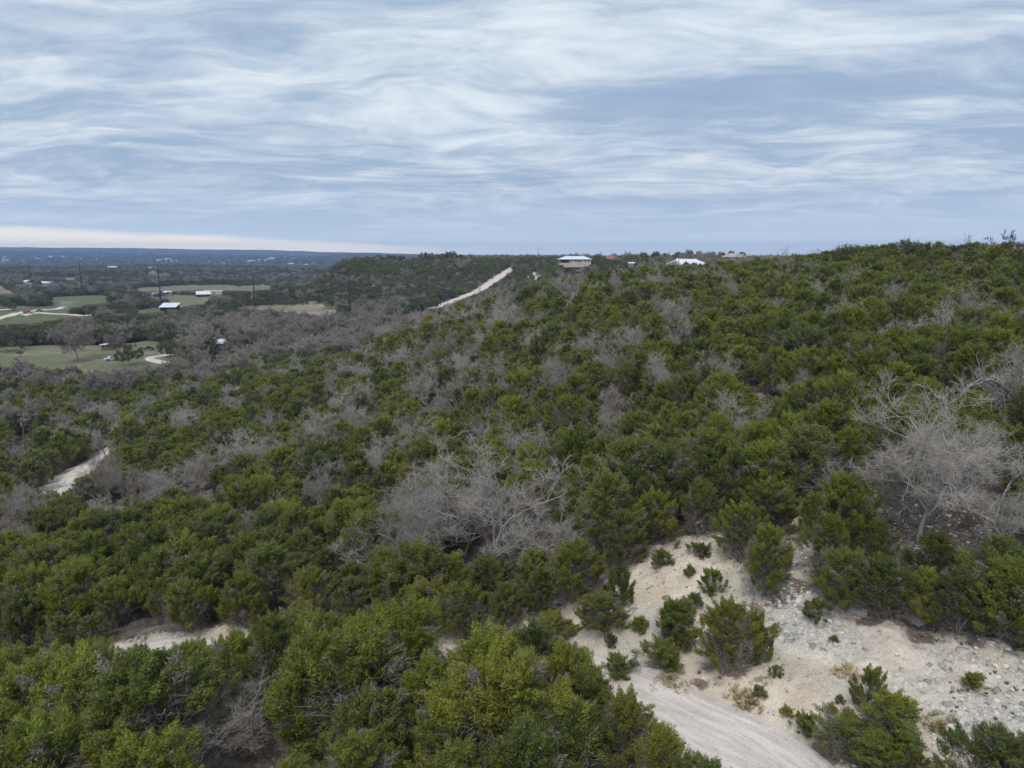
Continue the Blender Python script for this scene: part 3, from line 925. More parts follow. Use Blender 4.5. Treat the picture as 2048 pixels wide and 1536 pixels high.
def juniper(seed, H, Wd, clumps, per, size, twigs, skirt=0.10, sides=4, cone=0.5, grey=(0, 0.3, 0.012)):
    """-> (trunk verts, quads), (crown verts, quads, tint). Unit: metres, base at the origin"""
    rng = np.random.default_rng(seed)
    segs = []
    stems = []
    ns = rng.integers(2, 5)
    for k in range(ns):
        a = 2 * math.pi * (k + rng.random() * 0.6) / ns
        e = np.array([math.cos(a), math.sin(a), 0]) * Wd * (0.08 + 0.17 * rng.random())
        top = e + np.array([0, 0, H * (0.62 + 0.26 * rng.random())])
        r = 0.022 * H * (0.6 + 0.6 * rng.random())
        s, pts = limb((0.05 * math.cos(a), 0.05 * math.sin(a), -0.25), top, r, r * 0.28, 6, rng, 0.045)
        segs += s
        stems.append(pts)
    # crown outline: lumpy, with lobes in some directions
    lob = rng.normal(size=(4,)) * 0.22
    pha = rng.random(4) * 6.28
    C, A, T = [], [], []
    tries = 0
    while len(C) < clumps and tries < clumps * 30:
        tries += 1
        h = skirt + (0.97 - skirt) * rng.random() ** 0.9
        prof = (1 - ((h - 0.42) / 0.60) ** 2) if h > 0.42 else (1 - ((0.42 - h) / 0.75) ** 2)
        prof = max(prof, 0.03) ** cone
        a = rng.random() * 2 * math.pi
        R_ = Wd / 2 * prof * (1 + sum(l * math.sin((j + 1) * a + p + 2.2 * h) for j, (l, p) in enumerate(zip(lob, pha))))
        q = rng.random() ** 0.45
        r = max(R_, 0.02) * q
        p = np.array([r * math.cos(a), r * math.sin(a), h * H])
        if (q < 0.45 and h < 0.75) or rng.random() > 0.30 + 1.5 * (h - skirt * 0.5):
            continue
        ax = np.array([math.cos(a) * 0.7 * q, math.sin(a) * 0.7 * q, 0.75 + 0.3 * rng.random()]) + rng.normal(size=3) * 0.22
        C.append(p)
        A.append(ax / np.linalg.norm(ax))
        T.append(np.clip(0.5 + rng.normal() * 0.24, 0, 1))
    C, A, T = np.array(C), np.array(A), np.array(T)
    n = len(C)
    sc = (H / 5.0) ** 0.6
    rl = (0.36 + 0.42 * rng.random(n)) * sc * (92 / max(n, 92)) ** 0.2
    rw = rl * (0.36 + 0.18 * rng.random(n))
    for i in range(n):                                     # a limb to each clump
        st = stems[rng.integers(len(stems))]
        j = max(1, min(len(st) - 2, int(len(st) * C[i, 2] / H * 0.75)))
        r = 0.008 * H * (0.5 + 0.5 * rng.random())
        s, _ = limb(st[j], C[i] - A[i] * rl[i] * 0.2, r, 0.008, 2, rng, 0.06)
        segs += s
    for _ in range(twigs):                                 # dead twigs in the lower crown
        st = stems[rng.integers(len(stems))]
        b = st[rng.integers(1, len(st) - 1)] + rng.normal(size=3) * 0.05
        a = rng.random() * 6.28
        d = np.array([math.cos(a), math.sin(a), 0.2 + 0.75 * rng.random()])
        L = Wd * (0.16 + 0.26 * rng.random())
        e = b + d * L
        segs += limb(b, e, 0.012, 0.004, 4, rng, 0.10)[0]
        for _k in range(4):
            mpt = b + d * L * (0.4 + 0.5 * rng.random())
            segs.append(np.concatenate([mpt, mpt + (d + rng.normal(size=3) * 0.7) * L * 0.24, [0.006, 0.003]]))
    tv, tq = tubes(np.array(segs), sides)
    lv, lq, lt = leaves(C, A, rl, rw, per, size, rng, T)
    if grey[0]:                                            # the fine dead twigs that fill a juniper's inside
        m = grey[0]
        h = 0.06 + 0.74 * rng.random(m) ** 0.9
        prof = np.clip(1 - np.abs((h - 0.42) / 0.62) ** 2, 0.05, 1) ** cone
        a = rng.random(m) * 6.283
        r = Wd / 2 * prof * 0.96 * rng.random(m) ** 0.55
        p = np.stack([r * np.cos(a), r * np.sin(a), h * H], -1)
        d = np.stack([np.cos(a), np.sin(a), 0.3 + 0.6 * rng.random(m)], -1) + rng.normal(size=(m, 3)) * 0.55
        d /= np.linalg.norm(d, axis=1)[:, None]
        sd = np.cross(d, rng.normal(size=(m, 3)))
        sd /= np.linalg.norm(sd, axis=1)[:, None] + 1e-9
        L = grey[1] * (0.5 + rng.random(m))
        w = grey[2] * (0.6 + 0.8 * rng.random(m))
        gv = np.stack([p - sd * w[:, None], p + sd * w[:, None], p + d * L[:, None]], 1).reshape(-1, 3)
        lq = np.concatenate([lq, np.arange(3 * m).reshape(m, 3) + len(lv)])
        lv = np.concatenate([lv, gv])
        lt = np.concatenate([lt, np.zeros(3 * m)])
    return (tv, tq), (lv, lq, lt)


def bare_tree(seed, H, spread, trunk_h, nl, kids, twig_n, twig_r, lean=(0, 0), minr=0.012, sides=3, rise=0.28, jit=0.27, wisp=1.0):
    """a leafless crooked tree -> trunk segs (stem and limbs), crown segs (branches, twigs)"""
    rng = np.random.default_rng(seed)
    main, fine = [], []
    ends = []

    def grow(p, d, L, r, lvl):
        n = (4, 6, 4, 3, 2)[lvl]
        r1 = max(r * 0.45, minr)
        for i in range(n):
            d = d + rng.normal(size=3) * (0.10, jit, jit * 1.15, jit * 1.3, jit * 1.3)[lvl] + np.array([0, 0, (0.05, 0.10, 0.09, 0.07, 0.05)[lvl]])
            d = d / np.linalg.norm(d)
            q = p + d * L / n
            ra, rb = r + (r1 - r) * i / n, r + (r1 - r) * (i + 1) / n
            (main if lvl <= 1 else fine).append(np.concatenate([p, q, [ra, rb]]))
            p = q
            if lvl >= 3:
                ends.append((p, d))
            if lvl in (1, 2, 3) and i >= (1 if lvl == 1 else 0):
                for _ in range(kids[lvl - 1]):
                    if rng.random() < (0.82, 0.78, 0.62)[lvl - 1]:
                        side = np.cross(d, rng.normal(size=3))
                        side /= np.linalg.norm(side) + 1e-9
                        k = d * 0.62 + side * 0.8
                        k[2] = k[2] * 0.75 + rise * 0.5
                        k /= np.linalg.norm(k)
                        grow(p, k, L * (0.30 + 0.28 * rng.random()) * (1 if lvl < 3 else 0.8), max(rb * 0.55, minr), lvl + 1)
        return p, d, r1

    base = np.array([0, 0, -0.3])
    d0 = np.array([lean[0], lean[1], 1.0])
    p, d, r = grow(base, d0 / np.linalg.norm(d0), trunk_h + 0.3, 0.0225 * H, 0)
    for k in range(nl):
        a = 2 * math.pi * (k + rng.random() * 0.7) / nl
        e = 0.35 + 0.75 * rng.random()
        dd = np.array([math.cos(a) * e + lean[0] * 1.3, math.sin(a) * e + lean[1] * 1.3, 0.55 + 0.5 * rng.random()])
        dd /= np.linalg.norm(dd)
        Lm = (H - trunk_h) * (0.75 + 0.35 * rng.random()) if dd[2] > 0.75 else spread / 2 * (0.85 + 0.3 * rng.random())
        grow(p - np.array([0, 0, rng.random() * trunk_h * 0.25]), dd, Lm, r * 1.1, 1)
    if twig_n and ends:
        P = np.array([e[0] for e in ends])
        D = np.array([e[1] for e in ends])
        P, D = np.repeat(P, twig_n, 0), np.repeat(D, twig_n, 0)
        n = len(P)
        dv = D * 0.7 + rng.normal(size=(n, 3)) * 0.55 + np.array([0, 0, 0.25])
        dv /= np.linalg.norm(dv, axis=1)[:, None]
        L = (0.25 + 0.45 * rng.random(n)) * H / 8 * wisp
        tw = np.concatenate([P, P + dv * L[:, None], np.full((n, 1), twig_r), np.full((n, 1), twig_r * 0.6)], 1)
        fine_a = np.concatenate([np.array(fine), tw])
    else:
        fine_a = np.array(fine)
    return tubes(np.array(main), 5), tubes(fine_a, sides)


def join_mesh(name, parts, mats):
    """parts: (verts, quads, tint or None, material index)"""
    vs, fs, ts, mi = [], [], [], []
    b = 0
    for v, f, t, k in parts:
        vs.append(v)
        fs.append(f + b)
        ts.append(t if t is not None else np.full(len(v), 0.5))
        mi.append(np.full(len(f), k))
        b += len(v)
    return np_mesh(name, np.concatenate(vs), fs, mats, np.concatenate(mi),
                   {'tint': ('POINT', 'FLOAT', np.concatenate(ts).astype(np.float32))})


def part_mesh(name, v, f, mat, tint=None):
    at = {'tint': ('POINT', 'FLOAT', tint.astype(np.float32))} if tint is not None else None
    return np_mesh(name, v, f, [mat], attrs=at)


# near junipers: (trunk mesh, crown mesh, nominal height)
JUN = []
for k in range(7):
    H = (5.2, 4.6, 5.8, 4.2, 5.0, 5.5, 4.8)[k]
    Wd = (3.3, 3.5, 3.1, 3.3, 4.1, 2.9, 3.6)[k]
    (tv, tq), (lv, lq, lt) = juniper(100 + k, H, Wd, (165, 170, 165, 140, 190, 155, 180)[k], 440, 0.098, 60, skirt=(0.24, 0.16, 0.34, 0.14, 0.30, 0.2, 0.36)[k], cone=(0.8, 0.6, 0.95, 0.65, 0.5, 1.1, 0.7)[k], grey=(3600, 0.34, 0.010))
    JUN.append((part_mesh('juniper_trunk', tv, tq, M_JBARK), part_mesh('juniper_crown', lv, lq, M_LEAF, lt), H))
# young, full to the ground
YOUNG = []
for k in range(4):
    H = (2.4, 2.0, 2.8, 1.6)[k]
    Wd = (1.7, 1.9, 1.5, 1.5)[k]
    (tv, tq), (lv, lq, lt) = juniper(200 + k, H, Wd, (56, 52, 56, 40)[k], 330, 0.085, 14, skirt=0.06, cone=(0.75, 0.5, 0.95, 0.6)[k], grey=(500, 0.2, 0.006))
    YOUNG.append((part_mesh('bush_stem', tv, tq, M_JBARK), part_mesh('bush_crown', lv, lq, M_LEAF, lt), H))
# bare oaks seen close
OAK = []
for k, (H, sp, th, nl, lean, pale) in enumerate(((8.0, 9.0, 1.8, 5, (0.1, 0), True), (6.5, 7.0, 1.4, 5, (-0.15, 0), False), (7.2, 7.0, 2.6, 4, (0.25, 0.1), True), (5.4, 6.2, 1.0, 6, (0, 0), False), (9.0, 11.0, 2.0, 6, (-0.35, 0), False))):
    (mv, mq), (fv, fq) = bare_tree(300 + k, H, sp, th, nl, (2, 2, 1), 4 if k in (0, 4) else 3, 0.0075, lean, 0.012)
    OAK.append((part_mesh('oak_trunk', mv, mq, M_PALE if pale else M_BARE), part_mesh('oak_branches', fv, fq, M_BARE), H))


def source(name, me, coll):
    o = bpy.data.objects.new(name, me)
    coll.objects.link(o)
    return o


def src_coll(name):
    return bpy.data.collections.new(name)          # never linked to the scene: only a library of shapes


C_JMID, C_JFAR, C_BARE, C_BFAR, C_LOAK = (src_coll(n) for n in ('juniper_shapes', 'far_juniper_shapes', 'bare_shapes', 'far_bare_shapes', 'live_oak_shapes'))
for k in range(7):
    H = (5.0, 4.4, 5.6, 4.0, 5.2, 4.7, 5.3)[k]
    Wd = (3.9, 3.9, 3.6, 3.7, 4.4, 3.4, 4.1)[k]
    (tv, tq), (lv, lq, lt) = juniper(120 + k, H, Wd * 0.92, 125, 110, 0.20, 50, skirt=0.2, sides=3, cone=(0.7, 0.55, 0.95, 0.65, 0.5, 1.0, 0.6)[k], grey=(1500, 0.45, 0.017))
    source('juniper_shape', join_mesh('juniper_shape', [(tv, tq, None, 1), (lv, lq, lt, 0)], [M_LEAF, M_JBARK]), C_JMID)
(tv, tq), (lv, lq, lt) = juniper(131, 4.6, 3.7, 60, 80, 0.18, 34, skirt=0.12, sides=3)
source('juniper_shape_x', join_mesh('juniper_shape_x', [(tv, tq, None, 1), (lv, lq, lt, 0)], [M_RUST, M_JBARK]), C_JMID)
for k in range(5):
    (tv, tq), (lv, lq, lt) = juniper(140 + k, 4.6, 4.4, 52, 44, 0.46, 8, skirt=0.1, sides=3, cone=0.45, grey=(300, 0.7, 0.05))
    source('juniper_shape_far', join_mesh('juniper_shape_far', [(tv, tq, None, 1), (lv, lq, lt, 0)], [M_LEAF_FAR, M_JBARK]), C_JFAR)
for k, (H, sp, th, nl, lean, pale) in enumerate(((6.2, 7.0, 1.5, 5, (0.1, 0.1), False), (5.4, 6.0, 1.2, 5, (-0.1, 0), True), (6.8, 6.0, 2.0, 4, (0.15, -0.1), False), (5.0, 6.0, 0.9, 6, (0, 0.1), True))):
    (mv, mq), (fv, fq) = bare_tree(320 + k, H, sp, th, nl, (2, 2, 1), 3, 0.014, lean, 0.017)
    source('bare_shape', join_mesh('bare_shape', [(mv, mq, None, 0), (fv, fq, None, 1)], [M_PALE if pale else M_BARE, M_BARE]), C_BARE)
for k in range(5):
    (mv, mq), (fv, fq) = bare_tree(340 + k, 8.5, 9.5, 2.0, 6, (2, 2, 1), 4, 0.042, (0, 0), 0.03, jit=0.2, wisp=1.2)
    source('bare_shape_far', join_mesh('bare_shape_far', [(mv, mq, None, 0), (fv, fq, None, 0)], [M_VBARE]), C_BFAR)


def live_oak(seed, H, Wd, clumps, per, size):
    rng = np.random.default_rng(seed)
    (mv, mq), (fv, fq) = bare_tree(seed, H * 0.85, Wd * 0.8, H * 0.28, 5, (1, 1, 0), 0, 0.03, (0, 0), 0.04)
    a = rng.random(clumps) * 6.283
    h = rng.random(clumps)
    rr = Wd / 2 * np.sqrt(np.clip(1 - ((h - 0.25) / 0.78) ** 2, 0.02, 1)) * rng.random(clumps) ** 0.3 * (1 + 0.15 * np.sin(3 * a + seed))
    C = np.stack([rr * np.cos(a), rr * np.sin(a), H * (0.30 + 0.66 * h)], -1)
    A = np.stack([np.cos(a) * 0.5, np.sin(a) * 0.5, np.full(clumps, 0.8)], -1)
    A /= np.linalg.norm(A, axis=1)[:, None]
    rl = H * (0.09 + 0.07 * rng.random(clumps))
    return (mv, mq), (fv, fq), leaves(C, A, rl, rl * 0.9, per, size, rng, np.clip(0.5 + rng.normal(size=clumps) * 0.2, 0, 1))


LIVE = []
for k in range(3):
    (mv, mq), (fv, fq), (lv, lq, lt) = live_oak(400 + k, 7.5, 10.0, 64, 70, 0.46)
    LIVE.append((part_mesh('live_oak_trunk', np.concatenate([mv, fv]), np.concatenate([mq, fq + len(mv)]), M_JBARK), part_mesh('live_oak_crown', lv, lq, M_OAKLEAF, lt), 7.5))
    source('live_oak_shape', join_mesh('live_oak_shape', [(mv, mq, None, 1), (lv, lq, lt, 0)], [M_OAKLEAF, M_JBARK]), C_LOAK)
VBARE = []
for k in range(2):
    (mv, mq), (fv, fq) = bare_tree(360 + k, 10, 9.5, 3.2, 6, (2, 2, 1), 4, 0.03, (0.05, 0), 0.025, jit=0.2, wisp=1.1)
    VBARE.append((part_mesh('bare_tree_trunk', mv, mq, M_VBARE), part_mesh('bare_tree_crown', fv, fq, M_VBARE), 10.0))


def tree(name, proto, loc, s, rz, tilt=(0, 0), sz=None, cat='tree'):
    """a tree as a thing: an empty at its foot, trunk and crown as its parts (sharing mesh data)"""
    e = empty(name, loc, rz)
    e.rotation_euler = (tilt[0], tilt[1], rz)
    e.scale = (s, s, s if sz is None else sz)
    e['category'] = cat
    link('trunk', proto[0], e)
    link('crown', proto[1], e)
    return e


# ------------------------------------------------------------------ where trees stand
def relief(x, y):
    return ground_full(np.asarray(x, float), np.asarray(y, float))


# tree tops in front of the road stay below this line of the view of the valley side
SILX = [-300, 0, 110, 200, 290, 370, 450, 520, 570, 650, 700, 760, 820, 860, 905, 950, 1000, 1060, 1110, 1160, 1200, 1240, 1300, 1350, 1400, 1440, 1500]
SILY = [1340, 1300, 1290, 1318, 1310, 1292, 1288, 1268, 1235, 1240, 1252, 1228, 1215, 1278, 1318, 1312, 1275, 1248, 1300, 1330, 1350, 1400, 1435, 1478, 1515, 1560, 1700]

THINGS = []       # (object, kind, X, Y, px, py, extra word)


def note(o, kind, word=''):
    x, y, z = o.location
    px, py = project(x, y, z + 1.5)
    THINGS.append((o, kind, x, y, px, py, word))
    return o


TAKEN = []        # (x, y, radius) of hand-placed trees, so that the scatter keeps off


def stand(px, py, dx=0, dy=0):
    x, y, z = hit(px, py)
    return x + dx, y + dy, gz(x + dx, y + dy)


LAND = []         # landmarks for the descriptions: (phrase, px, py)


def hand_tree(kind, proto, px, py, top, rz, label=None, tilt=(0, 0), wide=1.0, cat='tree', land=None, keep=1.6, word=''):
    """a tree standing at a picture point of the ground, as tall as it looks there"""
    x, y, z = stand(px, py)
    zc = y * CP - z * SP
    # height that reaches picture row `top`
    t = (768 - top) / F
    k = (t * CP - SP) / (CP + t * SP)
    h = k * y - z
    sz = max(0.1, h / proto[2])
    o = tree(kind, proto, (x, y, z - 0.02), sz * wide, rz, tilt, sz, cat)
    TAKEN.append((x, y, keep))
    if label:
        o['label'] = label
    else:
        note(o, kind, word)
    if land:
        LAND.append((land, px, (py + top) / 2))
    return o


# --- landmark bare oaks on the near slope
G_OAK = 'bare oaks on the near slope'
for pr, px, py, top, rz, tilt, wide, land, lab, keep in (
    (OAK[0], 985, 1150, 938, 0.4, (0, 0.0), 1.3, 'the big pink-tipped bare oak', 'largest spreading bare oak with pink-grey twigs, above the middle of the road', 3.4),
    (OAK[4], 880, 1150, 985, 0.2, (0, -0.12), 1.2, None, 'low bare oak leaning left, beside the biggest pink-grey one above the road', 3.0),
    (OAK[3], 822, 1140, 1000, 0.2, (0, -0.1), 1.35, None, 'dense silvery bare oak at the left end of the big pink-grey oak group', 2.4),
    (OAK[3], 930, 1110, 950, 2.2, (0, 0.0), 1.3, None, 'fine-twigged round bare oak just left behind the biggest pink-grey oak', 2.0),
    (OAK[1], 1050, 1040, 925, 1.2, (0, 0.1), 1.0, None, 'bare oak just behind the biggest pink-grey oak, on its right shoulder', 2.0),
    (OAK[1], 478, 1520, 1398, 0.8, (0, 0), 1.5, 'the round bare oak nearest the camera', 'round white-limbed bare oak among foreground junipers below the road, nearest the camera', 2.3),
    (OAK[0], 1838, 1075, 815, 2.0, (0, -0.1), 1.05, 'the tall lichen-pale oak', 'tallest pale bare oak standing on stony ground above the clearing', 2.8),
    (OAK[4], 1905, 1020, 855, 3.6, (0, 0.1), 1.15, 'the forked pale oak', 'pale bare oak forking in two just behind the tallest one, above the clearing', 2.6),
    (OAK[0], 2010, 1120, 960, 2.9, (0, 0.05), 1.35, None, 'wide bare oak with crooked low limbs at the right edge, above the clearing', 2.4),
    (OAK[3], 1745, 1050, 915, 4.4, (0, -0.1), 1.25, None, 'thin brownish bare oak left of the tallest pale oak', 1.6),
    (OAK[4], 225, 1010, 912, 1.0, (0, 0.1), 0.95, 'the round grey oak by the track', 'broad round grey bare oak beside the pale dirt track', 2.5),
    (OAK[2], 398, 1010, 905, 0.0, (0, -0.15), 1.15, 'the white-trunked oak', 'white-trunked bare oak with a crooked limb, right of the round grey oak', 2.0),
    (OAK[3], 505, 960, 872, 2.2, (0, 0), 1.1, None, 'grey bare oak with upright twigs right of the white-trunked oak', 1.8),
    (OAK[1], 492, 1030, 965, 0.5, (0, 0), 1.0, None, 'small brownish bare oak below the white-trunked oak and upright grey oak', 1.4),
    (OAK[3], 285, 845, 795, 0.3, (0, 0), 1.1, None, 'silvery bare oak beyond the upper end of the pale dirt track', 1.8),
    (OAK[1], 205, 860, 812, 2.3, (0, 0), 1.1, None, 'silvery bare oak left of its twin beyond the pale dirt track', 1.8),
    (OAK[3], 125, 905, 850, 1.3, (0, 0), 1.1, None, 'small silvery bare oak between the wooden pole and the pale track', 1.8),
    (OAK[0], 850, 830, 745, 1.9, (0, 0), 1.1, 'the grey oak at mid slope', 'wide grey bare oak at mid slope, left of the slope centre', 2.4),
    (OAK[1], 848, 755, 700, 0.9, (0, 0), 1.1, None, 'small white bare oak standing uphill of the wide grey one', 1.6),
    (OAK[2], 1215, 860, 770, 5.2, (0, 0), 1.0, 'the white oak in the middle', 'white-limbed bare oak with drooping twigs in the middle of the slope', 1.8),
    (OAK[1], 1230, 770, 715, 2.7, (0, 0), 1.2, None, 'round pinkish bare oak uphill of the white one in mid slope', 1.9),
    (OAK[3], 940, 770, 712, 3.3, (0, 0), 1.1, None, 'grey bare oak right of the small white one at mid slope', 1.8),
    (OAK[3], 1110, 720, 655, 4.1, (0, 0), 1.3, None, 'broad grey bare oak high on the middle of the slope', 1.8),
    (OAK[2], 1590, 840, 745, 1.1, (0, 0), 1.0, None, 'tall grey bare oak right of the small scree patch', 1.6),
    (OAK[1], 1660, 1180, 1095, 3.9, (0, 0.1), 1.0, None, 'small tangled bare oak at the upper edge of the clearing', 1.3),
):
    o = hand_tree('bare_oak_tree', pr, px, py, top, rz, lab, tilt, wide, land=land, keep=keep)
    o['group'] = G_OAK

# --- dead trees
def snag(px, py, top, limbs, label, land=None, mat=None, crook=0.03):
    x, y, z = stand(px, py)
    t = (768 - top) / F
    k = (t * CP - SP) / (CP + t * SP)
    h = k * y - z
    e = empty('dead_tree', (x, y, z), 0, label, 'dead tree', 'dead trees on the slope')
    rng = np.random.default_rng(int(px))
    tr = []
    for j, (p0, p1, r0, r1) in enumerate(limbs):
        tr.append(np.array(limb(np.array(p0) * h, np.array(p1) * h, r0 * 1.5, r1 * 1.5, 5, rng, crook)[0]))
    v, q = tubes(tr[0], 6)
    link('trunk', part_mesh('snag_trunk', v, q, mat or M_PALE), e)
    for s in tr[1:]:
        v, q = tubes(s, 5)
        link('branch', part_mesh('snag_branch', v, q, mat or M_PALE), e)
    TAKEN.append((x, y, 1.6))
    if land:
        LAND.append((land, px, (py + top) / 2))
    return e


snag(783, 985, 905, [((0, 0, -0.1), (-0.08, 0, 0.42), 0.15, 0.11), ((-0.08, 0, 0.42), (-0.42, 0.02, 1.0), 0.10, 0.035), ((-0.02, 0, 0.2), (0.14, 0.05, 0.97), 0.08, 0.03), ((-0.22, 0, 0.66), (-0.1, 0.02, 0.8), 0.04, 0.02), ((-0.42, 0.02, 0.98), (-0.36, 0.02, 1.08), 0.03, 0.015)],
     'forked dead trunk, bare and pale, standing in junipers left of the biggest oak', 'the forked dead trunk')
snag(1012, 1150, 940, [((0, 0, -0.05), (-0.22, 0, 0.45), 0.17, 0.14), ((-0.22, 0, 0.45), (-0.75, 0.03, 0.97), 0.14, 0.05), ((-0.75, 0.03, 0.97), (-0.98, 0.05, 1.04), 0.05, 0.02), ((-0.55, 0, 0.78), (-0.50, 0.02, 0.95), 0.04, 0.015), ((-0.1, 0, 0.2), (-0.02, 0.02, 0.36), 0.05, 0.02)],
     'dark dead trunk leaning up and left through the biggest bare oak', None, M_DEADBARK, 0.008)
snag(232, 790, 772, [((0, 0, -0.1), (-0.1, 0, 0.5), 0.35, 0.28), ((-0.1, 0, 0.5), (-0.22, 0, 1.0), 0.26, 0.09), ((-0.1, 0, 0.5), (0.05, 0, 0.75), 0.12, 0.05)],
     'broken dead stump standing pale among the dark valley trees')
snag(722, 735, 692, [((0, 0, -0.05), (0.04, 0, 0.55), 0.20, 0.15), ((0.04, 0, 0.55), (-0.30, 0.02, 0.90), 0.09, 0.03), ((0.04, 0, 0.55), (0.38, 0.02, 0.95), 0.09, 0.03), ((0.04, 0, 0.5), (0.05, 0, 0.98), 0.1, 0.03), ((-0.15, 0, 0.76), (-0.38, 0, 0.80), 0.05, 0.02)],
     'white dead tree with three spread limbs at the left edge of the hill')
# on the skyline
for px, py, top, lab, lean in ((2008, 512, 462, 'dead tree with curled bare branches against the sky on the ridge', 0.25), (1975, 512, 474, 'smaller dead tree leaning left against the sky on the ridge', -0.25)):
    y = 150.0
    x = (px - 1024) / F * y * CP
    z = gz(x, y)
    (mv, mq), (fv, fq) = bare_tree(int(px), 6.0, 4.5, 2.6, 3, (1, 1, 1), 1, 0.028, (lean, 0), 0.03)
    e = empty('dead_tree', (x, y, z), 0, lab, 'dead tree', 'dead trees on the slope')
    s = ((513 - top) / F * y - z) / 6.0
    e.scale = (s, s, s)
    link('trunk', part_mesh('dead_tree_trunk', mv, mq, M_STEEL), e)
    link('crown', part_mesh('dead_tree_crown', fv, fq, M_STEEL), e)

# --- young junipers on the bare slope: picture foot, picture top, width in pixels
BUSH = [
    (1322, 1340, 1268, 76, 'rounded dark juniper bush low on the clearing, touching a taller one behind'),
    (1345, 1292, 1190, 88, 'tall full juniper bush in the middle of the clearing'),
    (1452, 1345, 1192, 100, 'tallest juniper bush on the clearing, ragged and two-topped'),
    (1506, 1322, 1222, 64, 'slimmer juniper bush on the right side of the tallest clearing bush'),
    (1240, 1358, 1306, 54, 'small olive juniper bush alone at the road edge of the clearing'),
    (1221, 1294, 1264, 28, 'tiny round bush between the road bend and the columnar juniper'),
    (1279, 1264, 1229, 34, 'small sparse bush between columnar juniper and tall clearing bush'),
    (1388, 1222, 1182, 36, 'small dark spiky bush right above the tall clearing bush'),
    (1320, 1136, 1096, 40, 'dark compact bush at the top of the clearing'),
    (1424, 1186, 1136, 50, 'open leafy bush near the top right of the clearing'),
    (1378, 1152, 1128, 24, 'yellowish tiny bush below the top of the clearing'),
    (1400, 1112, 1084, 46, 'low sparse bush under the trees at the clearing top'),
    (1244, 1215, 1128, 50, 'narrow columnar juniper at the left edge of the clearing'),
    (1208, 1258, 1178, 86, 'broad shaggy juniper bush left of the columnar one'),
    (1106, 1285, 1222, 90, 'thin straggly juniper bush beside the road bend'),
    (1630, 1238, 1192, 54, 'small grey-green bush just below the upper trees of the clearing'),
    (1944, 1380, 1342, 42, 'lone round bush on the stony grey slope of the clearing'),
    (1552, 1352, 1328, 28, 'small bright bush right of the tallest clearing bush'),
    (1518, 1392, 1368, 28, 'tiny bush below the tallest clearing bush, near the road'),
    (1574, 1434, 1410, 28, 'tiny sparse bush by the road, left of the large bush cluster'),
    (1608, 1472, 1420, 44, 'thin upright bush at left end of the large bush cluster'),
    (1736, 1420, 1330, 66, 'pointed juniper at the top of the large bush cluster by the road'),
    (1782, 1498, 1376, 100, 'tall middle juniper of the large bush cluster by the road'),
    (1690, 1516, 1416, 128, 'wide leaning juniper at lower left of the large bush cluster'),
    (1752, 1536, 1462, 90, 'low front juniper of the large bush cluster by the road'),
    (1832, 1545, 1494, 42, 'small bush just right of the large bush cluster'),
    (1985, 1650, 1438, 170, 'big juniper bush in the bottom right corner of the clearing'),
    (2070, 1600, 1450, 110, 'juniper bush cut by the right edge, beside the big corner bush'),
    (1668, 1285, 1268, 16, 'tiny green seedling on the pale slope below the upper trees'),
    (1680, 1408, 1388, 22, 'tiny grey seedling left of the pointed bush'),
    (1180, 1250, 1214, 34, 'little bush at the left foot of the broad shaggy juniper'),
]
for i, (px, py, top, w, lab) in enumerate(BUSH):
    pr = YOUNG[i % 4]
    x, y, z = stand(px, py)
    zc = y * CP - z * SP
    k = ((768 - top) / F * CP - SP) / (CP + (768 - top) / F * SP)
    # a bush shows its top and its front face: real height from the upper outline less half its depth
    wid = w / F * zc
    h = max(0.25, k * (y + wid * 0.28) - z)
    nom = (1.7, 1.9, 1.5, 1.5)[i % 4]
    if wid > 1.9:
        pr, nom = JUN[(1, 3)[i % 2]], 3.4
    e = tree('juniper_bush', pr, (x, y, z - 0.02), wid / nom * 0.98, 0.9 * i, (0, 0), h / pr[2], 'bush')
    tag(e, lab, None, 'young junipers on the clearing')
    TAKEN.append((x, y, wid * 0.4))

# --- explicit junipers that frame the clearing
for px, py, top, wide in ((1522, 1195, 1055, 0.95), (1478, 1120, 1010, 1.0), (1648, 1165, 1030, 1.0), (1690, 1215, 1105, 1.1), (1765, 1235, 1120, 1.15), (1840, 1250, 1135, 1.1), (1920, 1262, 1140, 1.15), (2005, 1275, 1120, 1.2), (2075, 1290, 1110, 1.2),
                          (1620, 1085, 985, 0.9), (1690, 1090, 950, 0.9), (1150, 1205, 1085, 1.05), (1080, 1235, 1135, 1.05), (1010, 1262, 1170, 1.05), (1240, 1135, 1025, 1.0), (1310, 1085, 985, 1.0), (1400, 1075, 960, 1.0), (930, 1282, 1175, 1.05), (860, 1275, 1165, 1.1),
                          (560, 1430, 1236, 1.0), (645, 1425, 1242, 1.05), (760, 1420, 1226, 1.05), (818, 1430, 1214, 0.85), (700, 1450, 1256, 1.0), (900, 1455, 1322, 1.0), (1012, 1455, 1276, 0.9), (1068, 1450, 1250, 1.05), (1130, 1490, 1300, 0.95), (1175, 1520, 1340, 1.0), (1248, 1560, 1405, 1.0), (1320, 1620, 1462, 1.0),
                          (480, 1415, 1278, 1.05), (380, 1420, 1296, 1.1), (270, 1420, 1322, 1.2), (1400, 1690, 1530, 1.1), (150, 1440, 1300, 1.05), (60, 1440, 1300, 1.1)):
    i = len(THINGS)
    hand_tree('juniper_tree', JUN[i % 7], px, py, top, 1.3 * i, None, (RNG.normal() * 0.04, RNG.normal() * 0.04), wide, keep=1.35)


# what the photograph shows free of trees in front: outline in the picture, and how far away it lies
VIS = []


